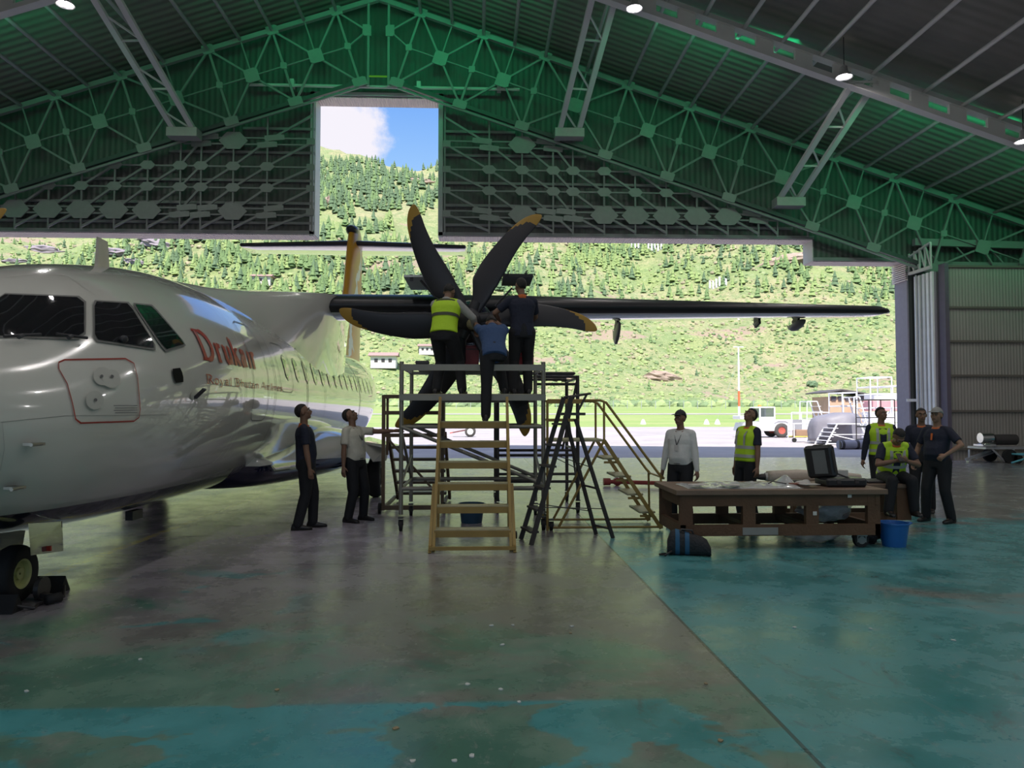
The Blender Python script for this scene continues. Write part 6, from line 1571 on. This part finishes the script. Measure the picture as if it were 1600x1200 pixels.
q = MB(); q.beam((16.2, Yc-.45, .45), (16.6, Yc-.45, .06), .04, .05); q.beam((16.9, Yc-.45, .45), (16.7, Yc-.45, .06), .04, .05); q.build('brace', SIL, t_)
for x in (16.75,):
    for y in (Yc-.46, Yc+.46):
        q = MB(); q.cyl((x, y-.06, .22), (x, y+.06, .22), .22, 20); q.build('wheel', BLACK, t_, smooth=True, sm_angle=40)
q = MB(); q.cyl((15.75, Yc, .05), (15.75, Yc, .42), .03, 8); q.box((15.75, Yc, .03), (.14, .14, .05)); q.build('jockey_leg', SIL, t_)
t_ = thing('blue_trolley', 'pale blue tube trolley at the right edge beside the silver cart', 'trolley', (17.3, 22.4, 0))
CY = mat('pale_blue_paint', (.12, .42, .50), .45)
for a, b_ in (((16.35, 22.4, .06), (16.9, 22.4, .22)), ((16.8, 22.4, .2), (16.8, 22.4, .72)), ((16.8, 22.4, .72), (18.2, 22.4, .72)), ((16.8, 22.4, .3), (18.2, 22.4, .3)), ((17.2, 22.4, .3), (17.2, 22.4, .72)), ((16.8, 23.0, .3), (18.2, 23.0, .3)), ((16.8, 22.4, .3), (16.8, 23.0, .3))): tb(t_, 'frame_tube', a, b_, .03, CY)
for x in (17.0, 18.0):
    q = MB(); q.cyl((x, 22.34, .15), (x, 22.42, .15), .15, 16); q.build('wheel', BLACK, t_, smooth=True, sm_angle=40)
    q = MB(); q.cyl((x, 22.98, .15), (x, 23.06, .15), .15, 16); q.build('wheel', BLACK, t_, smooth=True, sm_angle=40)
# ---------------------------------------------------------------- small litter on the floor
LF = mat('dry_leaf', (.30, .24, .14), .8); PB = mat('paint_flake', (.55, .60, .58), .7)
rnd = random.Random(21)
for px, py, k in ((433, 1079, 1), (41, 1081, 0), (811, 1098, 0), (618, 1139, 1), (645, 1190, 0), (219, 1031, 0), (768, 978, 0), (801, 977, 0), (785, 1008, 0), (893, 979, 0), (891, 990, 1), (1126, 1158, 1), (1103, 1069, 1), (730, 1070, 0), (783, 1078, 0), (1490, 1001, 0), (738, 1182, 0), (1360, 983, 0), (1241, 981, 0), (711, 1190, 0)):
    p = PZ(px, py); q = MB(); n = 7; q.prism([p+V((cos(2*pi*i/n)*rnd.uniform(.008, .02), sin(2*pi*i/n)*rnd.uniform(.008, .022), .001)) for i in range(n)], (0, 0, .006))
    tag(q.build('dry_leaf' if k else 'paint_flake', LF if k else PB), 'small dry leaf scrap on the hangar floor' if k else 'small pale flake on the hangar floor', 'litter', 'leaf scraps on the floor' if k else 'pale flakes on the floor')
# ---------------------------------------------------------------- vehicles and equipment on the apron
WV = mat('white_vehicle_paint', (.80, .80, .82), .35, 0, .04, 2, coat=.3); RW = mat('red_wheel', (.5, .10, .07), .5)
TY = 48.5
def tX(px, Y=TY): return (px-750)/F_PX*Y
t_ = thing('tow_tractor', 'white aircraft tow tractor with a glazed cab and red wheel rims on the apron', 'tractor', (20, TY, 0))
x0_, x1_ = tX(1158), tX(1308)
q = MB(); q.prism([V((x0_, TY-1, .42)), V((x0_+.15, TY-1, .95)), V((x0_+3.0, TY-1, 1.15)), V((x1_, TY-1, 1.15)), V((x1_, TY-1, .42))], (0, 2, 0)); q.build('chassis', WV, t_, bevel=.03)
cx0, cx1 = tX(1186), tX(1209)
q = MB(); q.box(((cx0+cx1)/2, TY, 1.95), (cx1-cx0+.1, 1.7, .08), bev=.03); q.box((cx0, TY-.8, 1.5), (.08, .08, .9)); q.box((cx1, TY-.8, 1.5), (.08, .08, .9)); q.box((cx0, TY+.8, 1.5), (.08, .08, .9)); q.box((cx1, TY+.8, 1.5), (.08, .08, .9)); q.box(((cx0+cx1)/2, TY-.8, 1.18), (cx1-cx0, .06, .3)); q.build('cab', WV, t_)
q = MB(); q.box(((cx0+cx1)/2, TY-.78, 1.58), (cx1-cx0-.1, .02, .62)); q.box(((cx0+cx1)/2, TY+.78, 1.58), (cx1-cx0-.1, .02, .62)); q.build('cab_glass', mat('cab_glass', (.10, .12, .12), .1, alpha=.6), t_)
q = MB(); q.box((tX(1165), TY, 1.30), (.8, 1.5, .25), bev=.04); q.build('bonnet', WV, t_)
q = MB(); q.box((tX(1243), TY-1.01, .86), (.62, .03, .6)); q.build('grille', mat('grille_grey', (.28, .28, .30), .5), t_)
q = MB(); q.box((tX(1275), TY, 1.62), (1.9, 1.6, .06), bev=.02); 
for x in (tX(1252), tX(1296)): q.box((x, TY-.75, 1.38), (.06, .06, .5)); q.box((x, TY+.75, 1.38), (.06, .06, .5))
q.build('rear_canopy', WV, t_)
q = MB(); q.sphere((tX(1193), TY, 2.04), (.12, .12, .09), 12, 8); q.build('beacon', mat('beacon_orange', (.8, .25, .04), .4), t_)
for x in (tX(1218), tX(1282)):
    for y in (TY-.95, TY+.75):
        q = MB(); q.lathe([(.24, -.13), (.40, -.14), (.47, -.08), (.47, .08), (.40, .14), (.24, .13)], 24, (x, y, .47), Matrix.Rotation(R(90), 3, 'X')); w_ = q.build('tyre', mat('dusty_rubber', (.07, .065, .06), .8), t_, smooth=True)
        q = MB(); q.lathe([(.01, -.06), (.10, -.08), (.14, -.03), (.24, -.10), (.25, .10), (.01, .06)], 20, (x, y, .47), Matrix.Rotation(R(90), 3, 'X')); q.build('wheel_rim', RW, w_)
    q = MB(); q.tube([(x-.62, TY-1.0, .55), (x-.5, TY-1.02, .95), (x-.25, TY-1.03, 1.08), (x+.25, TY-1.03, 1.08), (x+.5, TY-1.02, .95), (x+.62, TY-1.0, .55)], .035, 8); q.build('wheel_arch', WV, t_)
WT = mat('white_tube', (.82, .82, .85), .5)
def rack(name, label, cat, px0, px1, pytop, Y, levels, diag=True, m=WT, r=.04, dep=1.6, step=False, fill=None):
    x0, x1 = tX(px0, Y), tX(px1, Y); zt = 1.6+(645-pytop)/F_PX*Y; t_ = thing(name, label, cat, ((x0+x1)/2, Y, 0))
    for x in (x0, x1):
        for y in (Y, Y+dep): tb(t_, 'post', (x, y, 0), (x, y, zt), r, m, 6)
    for l in levels:
        z = zt*l
        for y in (Y, Y+dep): tb(t_, 'rail', (x0, y, z), (x1, y, z), r*.8, m, 6)
        for x in (x0, x1): tb(t_, 'rail', (x, Y, z), (x, Y+dep, z), r*.8, m, 6)
    if diag: tb(t_, 'diagonal', (x0, Y, 0), (x1, Y, zt*levels[0]), r*.7, m, 6); tb(t_, 'diagonal', (x1, Y+dep, 0), (x0, Y+dep, zt*levels[0]), r*.7, m, 6)
    if fill:
        for l in fill: q = MB(); q.box(((x0+x1)/2, Y+dep/2, zt*l+.03), (x1-x0, dep, .05)); q.build('shelf', m, t_)
    return t_, x0, x1, zt
rack('scaffold_stand', 'tall white scaffold stand close to the right door jamb', 'scaffold', 1373, 1408, 588, 44, (.5, .72, .84, 1.0), fill=(.5, .84))
rack('scaffold_stand', 'white scaffold stand half hidden by the door jamb, right of the tallest one', 'scaffold', 1409, 1432, 602, 42, (.3, .6, 1.0))
rack('access_stand', 'white access stand between the shed and the tallest scaffold', 'stand', 1327, 1350, 613, 41, (.35, .72, 1.0), fill=(.72,))
rack('storage_rack', 'dark open storage rack behind the standing man in the yellow vest', 'rack', 1370, 1412, 624, 34, (.15, .42, .62, 1.0), False, DKS, .03, 1.2, fill=(.42,))
def a_ladder(name, label, px0, px1, pxt0, pxt1, pyt, Y, m=WT, steps=4, dep=1.2):
    zt = 1.6+(645-pyt)/F_PX*Y; t_ = thing(name, label, 'ladder stand', (tX((px0+px1)/2, Y), Y, 0)); A = tX(px0, Y); B = tX(px1, Y); a, b_ = tX(pxt0, Y), tX(pxt1, Y)
    for y in (Y, Y+dep):
        tb(t_, 'stringer', (A, y, 0), (a, y, zt), .04, m, 6); tb(t_, 'leg', (B, y, 0), (b_, y, zt), .04, m, 6); tb(t_, 'top_rail', (a, y, zt), (b_, y, zt), .04, m, 6); tb(t_, 'base', (A, y, .06), (B, y, .06), .03, m, 6)
        tb(t_, 'brace', ((A+a)/2, y, zt/2), ((B+b_)/2, y, zt/2), .025, m, 6); tb(t_, 'brace', ((A+a)/2, y, zt/2), (B, y, .06), .025, m, 6)
    for k in range(1, steps+1):
        f = k/(steps+1); x = A+(a-A)*f; q = MB(); q.box((x+.05, Y+dep/2, zt*f), (.24, dep, .03)); q.build('step', m, t_)
    q = MB(); q.box(((a+b_)/2, Y+dep/2, zt), (abs(b_-a), dep, .04)); q.build('top_deck', m, t_)
    return t_
a_ladder('step_stand', 'low white step stand in front of the grey tarpaulin cover', 1299, 1372, 1318, 1355, 663, 36.5)
a_ladder('step_stand', 'tall white step stand behind the tow tractor', 1304, 1268, 1286, 1270, 627, 52, steps=6)
a_ladder('step_stand', 'steep white step stand between the tarpaulin and the tallest scaffold', 1374, 1345, 1355, 1346, 620, 39.5, steps=7)
# engine under a grey cover
t_ = thing('covered_engine', 'large engine on a stand wrapped in a wrinkled grey tarpaulin', 'engine', (tX(1318, 38), 38, 0))
q = MB(); n = 36; rg = []
cx, rx_, zt = tX(1320, 38), (tX(1366, 38)-tX(1277, 38))/2, 1.62
for j_ in range(15):
    v = j_/14; ring = []
    for i in range(n):
        a = 2*pi*i/n; w_ = (1-.9*v**3.2)**.6*(1+.05*noise.noise(V((a*2.2, v*3, 1)))+.05*sin(a*9+v*3)*(1-v)); x = cx+rx_*w_*cos(a)*(1-.12*(1-v)) + .2*(v-.4); y = 38.4+1.1*w_*sin(a); z = .15+(zt-.15)*sin(v*pi/2)*(1-.10*max(0, -cos(a)))
        ring.append(V((x, y, z)))
    rg.append(ring)
q.loft(rg); q.build('tarpaulin', mat('grey_tarpaulin', (.21, .20, .23), .55, 0, .12, 3, .8, bscale=4), t_, smooth=True)
q = MB(); q.box((cx, 38.4, .12), (2.4, 1.3, .1)); q.build('stand_frame', WT, t_)
for x in (cx-.9, cx+.9):
    q = MB(); q.cyl((x, 37.7, .1), (x, 37.8, .1), .1, 12); q.build('wheel', BLACK, t_)
t_ = thing('yellow_dolly', 'small yellow framed dolly in front of the tow tractor', 'dolly', (tX(1263, 40), 40, 0))
YP = mat('dolly_yellow', (.75, .6, .12), .5)
x0_, x1_ = tX(1248, 40), tX(1279, 40)
for z in (.3, 1.0):
    for y in (40, 40.8): tb(t_, 'rail', (x0_, y, z), (x1_, y, z), .035, YP if z < .5 else WT, 6)
for x in (x0_, x1_):
    for y in (40, 40.8): tb(t_, 'post', (x, y, .1), (x, y, 1.0), .03, WT, 6)
q = MB(); q.box(((x0_+x1_)/2, 40.4, .5), (.7, .5, .36), bev=.03); q.build('crate', mat('brown_crate', (.35, .22, .15), .7), t_)
for x in (x0_, x1_): q = MB(); q.cyl((x, 39.95, .12), (x, 40.03, .12), .12, 12); q.build('wheel', BLACK, t_)
p = PZ(1290, 690); q = MB(); q.cyl(p+V((-.3, 0, .28)), p+V((.3, 0, .28)), .26, 18); q.box(p+V((0, 0, .02)), (.6, .4, .05)); tag(q.build('white_cylinder', WT, smooth=True, sm_angle=40), 'short white cylinder on the ground left of the tarpaulin', 'cylinder')
a, b_ = PZ(1311, 702), PZ(1392, 701); q = MB(); q.cyl(a+V((0, 0, .2)), b_+V((0, 0, .2)), .2, 20); o = q.build('rolled_mat', mat('grey_roll', (.36, .34, .38), .6), smooth=True, sm_angle=40); tag(o, 'long grey rolled bundle lying on the ground before the low step stand', 'roll'); ORG[o.name] = V((0, 0, 0))
for f in (.04, .32): q = MB(); c_ = a.lerp(b_, f)+V((0, 0, .2)); q.cyl(c_-V((.10, 0, 0)), c_+V((.10, 0, 0)), .207, 20); q.build('strap', DKS, o)
# shed and piled material
p = PZ(1337, 668); Y = 78; xs0, xs1 = tX(1305, Y), tX(1376, Y); zr = 1.6+(645-614)/F_PX*Y
t_ = thing('brick_shed', 'brown shed with a dark mono-pitch roof beyond the parked equipment', 'shed', ((xs0+xs1)/2, Y, 0))
q = MB(); q.box(((xs0+xs1)/2, Y+2, zr/2-.2), (xs1-xs0, 4, zr-.3)); q.build('wall', mat('shed_wall', (.50, .33, .22), .8, 0, .3, .8), t_)
q = MB(); q.prism([V((xs0-.5, Y-.6, zr+.1)), V(((xs0+xs1)/2-1.2, Y-.6, zr+.45)), V((xs1+.5, Y-.6, zr-.2)), V((xs1+.5, Y-.6, zr-.32)), V(((xs0+xs1)/2-1.2, Y-.6, zr+.3)), V((xs0-.5, Y-.6, zr-.02))], (0, 5.2, 0)); q.build('roof', mat('shed_roof', (.09, .08, .08), .7), t_)
for k in range(5): q = MB(); q.box((xs0+.5+k*.75, Y-.05, zr-.55), (.5, .1, .5)); q.build('window', mat('shed_window', (.06, .05, .06), .5), t_)
t_ = thing('stacked_crates', 'pink and white wrapped crates stacked behind the dark storage rack', 'crates', (tX(1398, 50), 50, 0))
for i, (z, h, c_) in enumerate(((0, .9, (.6, .58, .6)), (.9, .8, (.75, .72, .74)), (1.7, .75, (.62, .30, .32)), (2.45, .5, (.8, .78, .8)))): q = MB(); q.box((tX(1398, 50)+.05*i, 50.8, z+h/2), (2.1-.1*i, 1.4, h-.04), bev=.03); q.build('crate', mat('crate_%s' % 'abcd'[i], c_, .7, 0, .15, 2), t_)
# mast with red and white bands, and stays
p = V((tX(1160, 115), 115, 0)); q = MB(); t_ = thing('radio_mast', 'tall thin mast with red and white bands beyond the tractor', 'mast', p)
zs = [0, 2.6, 5.0, 7.6, 9.8, 11.9]
for k in range(5): q = MB(); q.tube([p+V((0, 0, zs[k])), p+V((0, 0, zs[k+1]))], .20-.02*k, 8); q.build('mast_section', mat('mast_red', (.75, .16, .07), .5) if k in (1,) else WT, t_)
for s in (-1, 1): q = MB(); q.tube([p+V((0, 0, 10)), p+V((s*3.5, 0, 0.5))], .02, 5); q.build('stay_wire', FEN, t_)
q = MB(); q.box(p+V((0, 0, 11.9)), (1.6, .1, .1)); q.build('cross_arm', WT, t_)
# dolly seen through the platform
t_ = thing('tow_dolly', 'small two-wheeled dolly on the far apron seen between the platform legs', 'dolly', (tX(733, 50), 50, 0))
for x in (tX(735, 50),):
    for y in (49.6, 50.6): q = MB(); q.lathe([(.01, -.08), (.2, -.1), (.36, -.09), (.36, .09), (.2, .1), (.01, .08)], 20, (x, y, .36), Matrix.Rotation(R(90), 3, 'X')); w_ = q.build('wheel', mat('dusty_rubber', (.07, .065, .06), .8), t_, smooth=True); q = MB(); q.cyl((x, y-.11, .36), (x, y+.11, .36), .2, 14); q.build('hub', WT, w_)
q = MB(); q.box((tX(722, 50), 50.1, .72), (1.3, .9, .10)); q.build('deck', mat('dolly_blue', (.25, .4, .62), .5), t_); q = MB(); q.beam((tX(735, 50), 50.1, .5), (tX(703, 50), 50.1, .25), .07, .07); q.build('drawbar', mat('dolly_red', (.6, .12, .1), .5), t_)
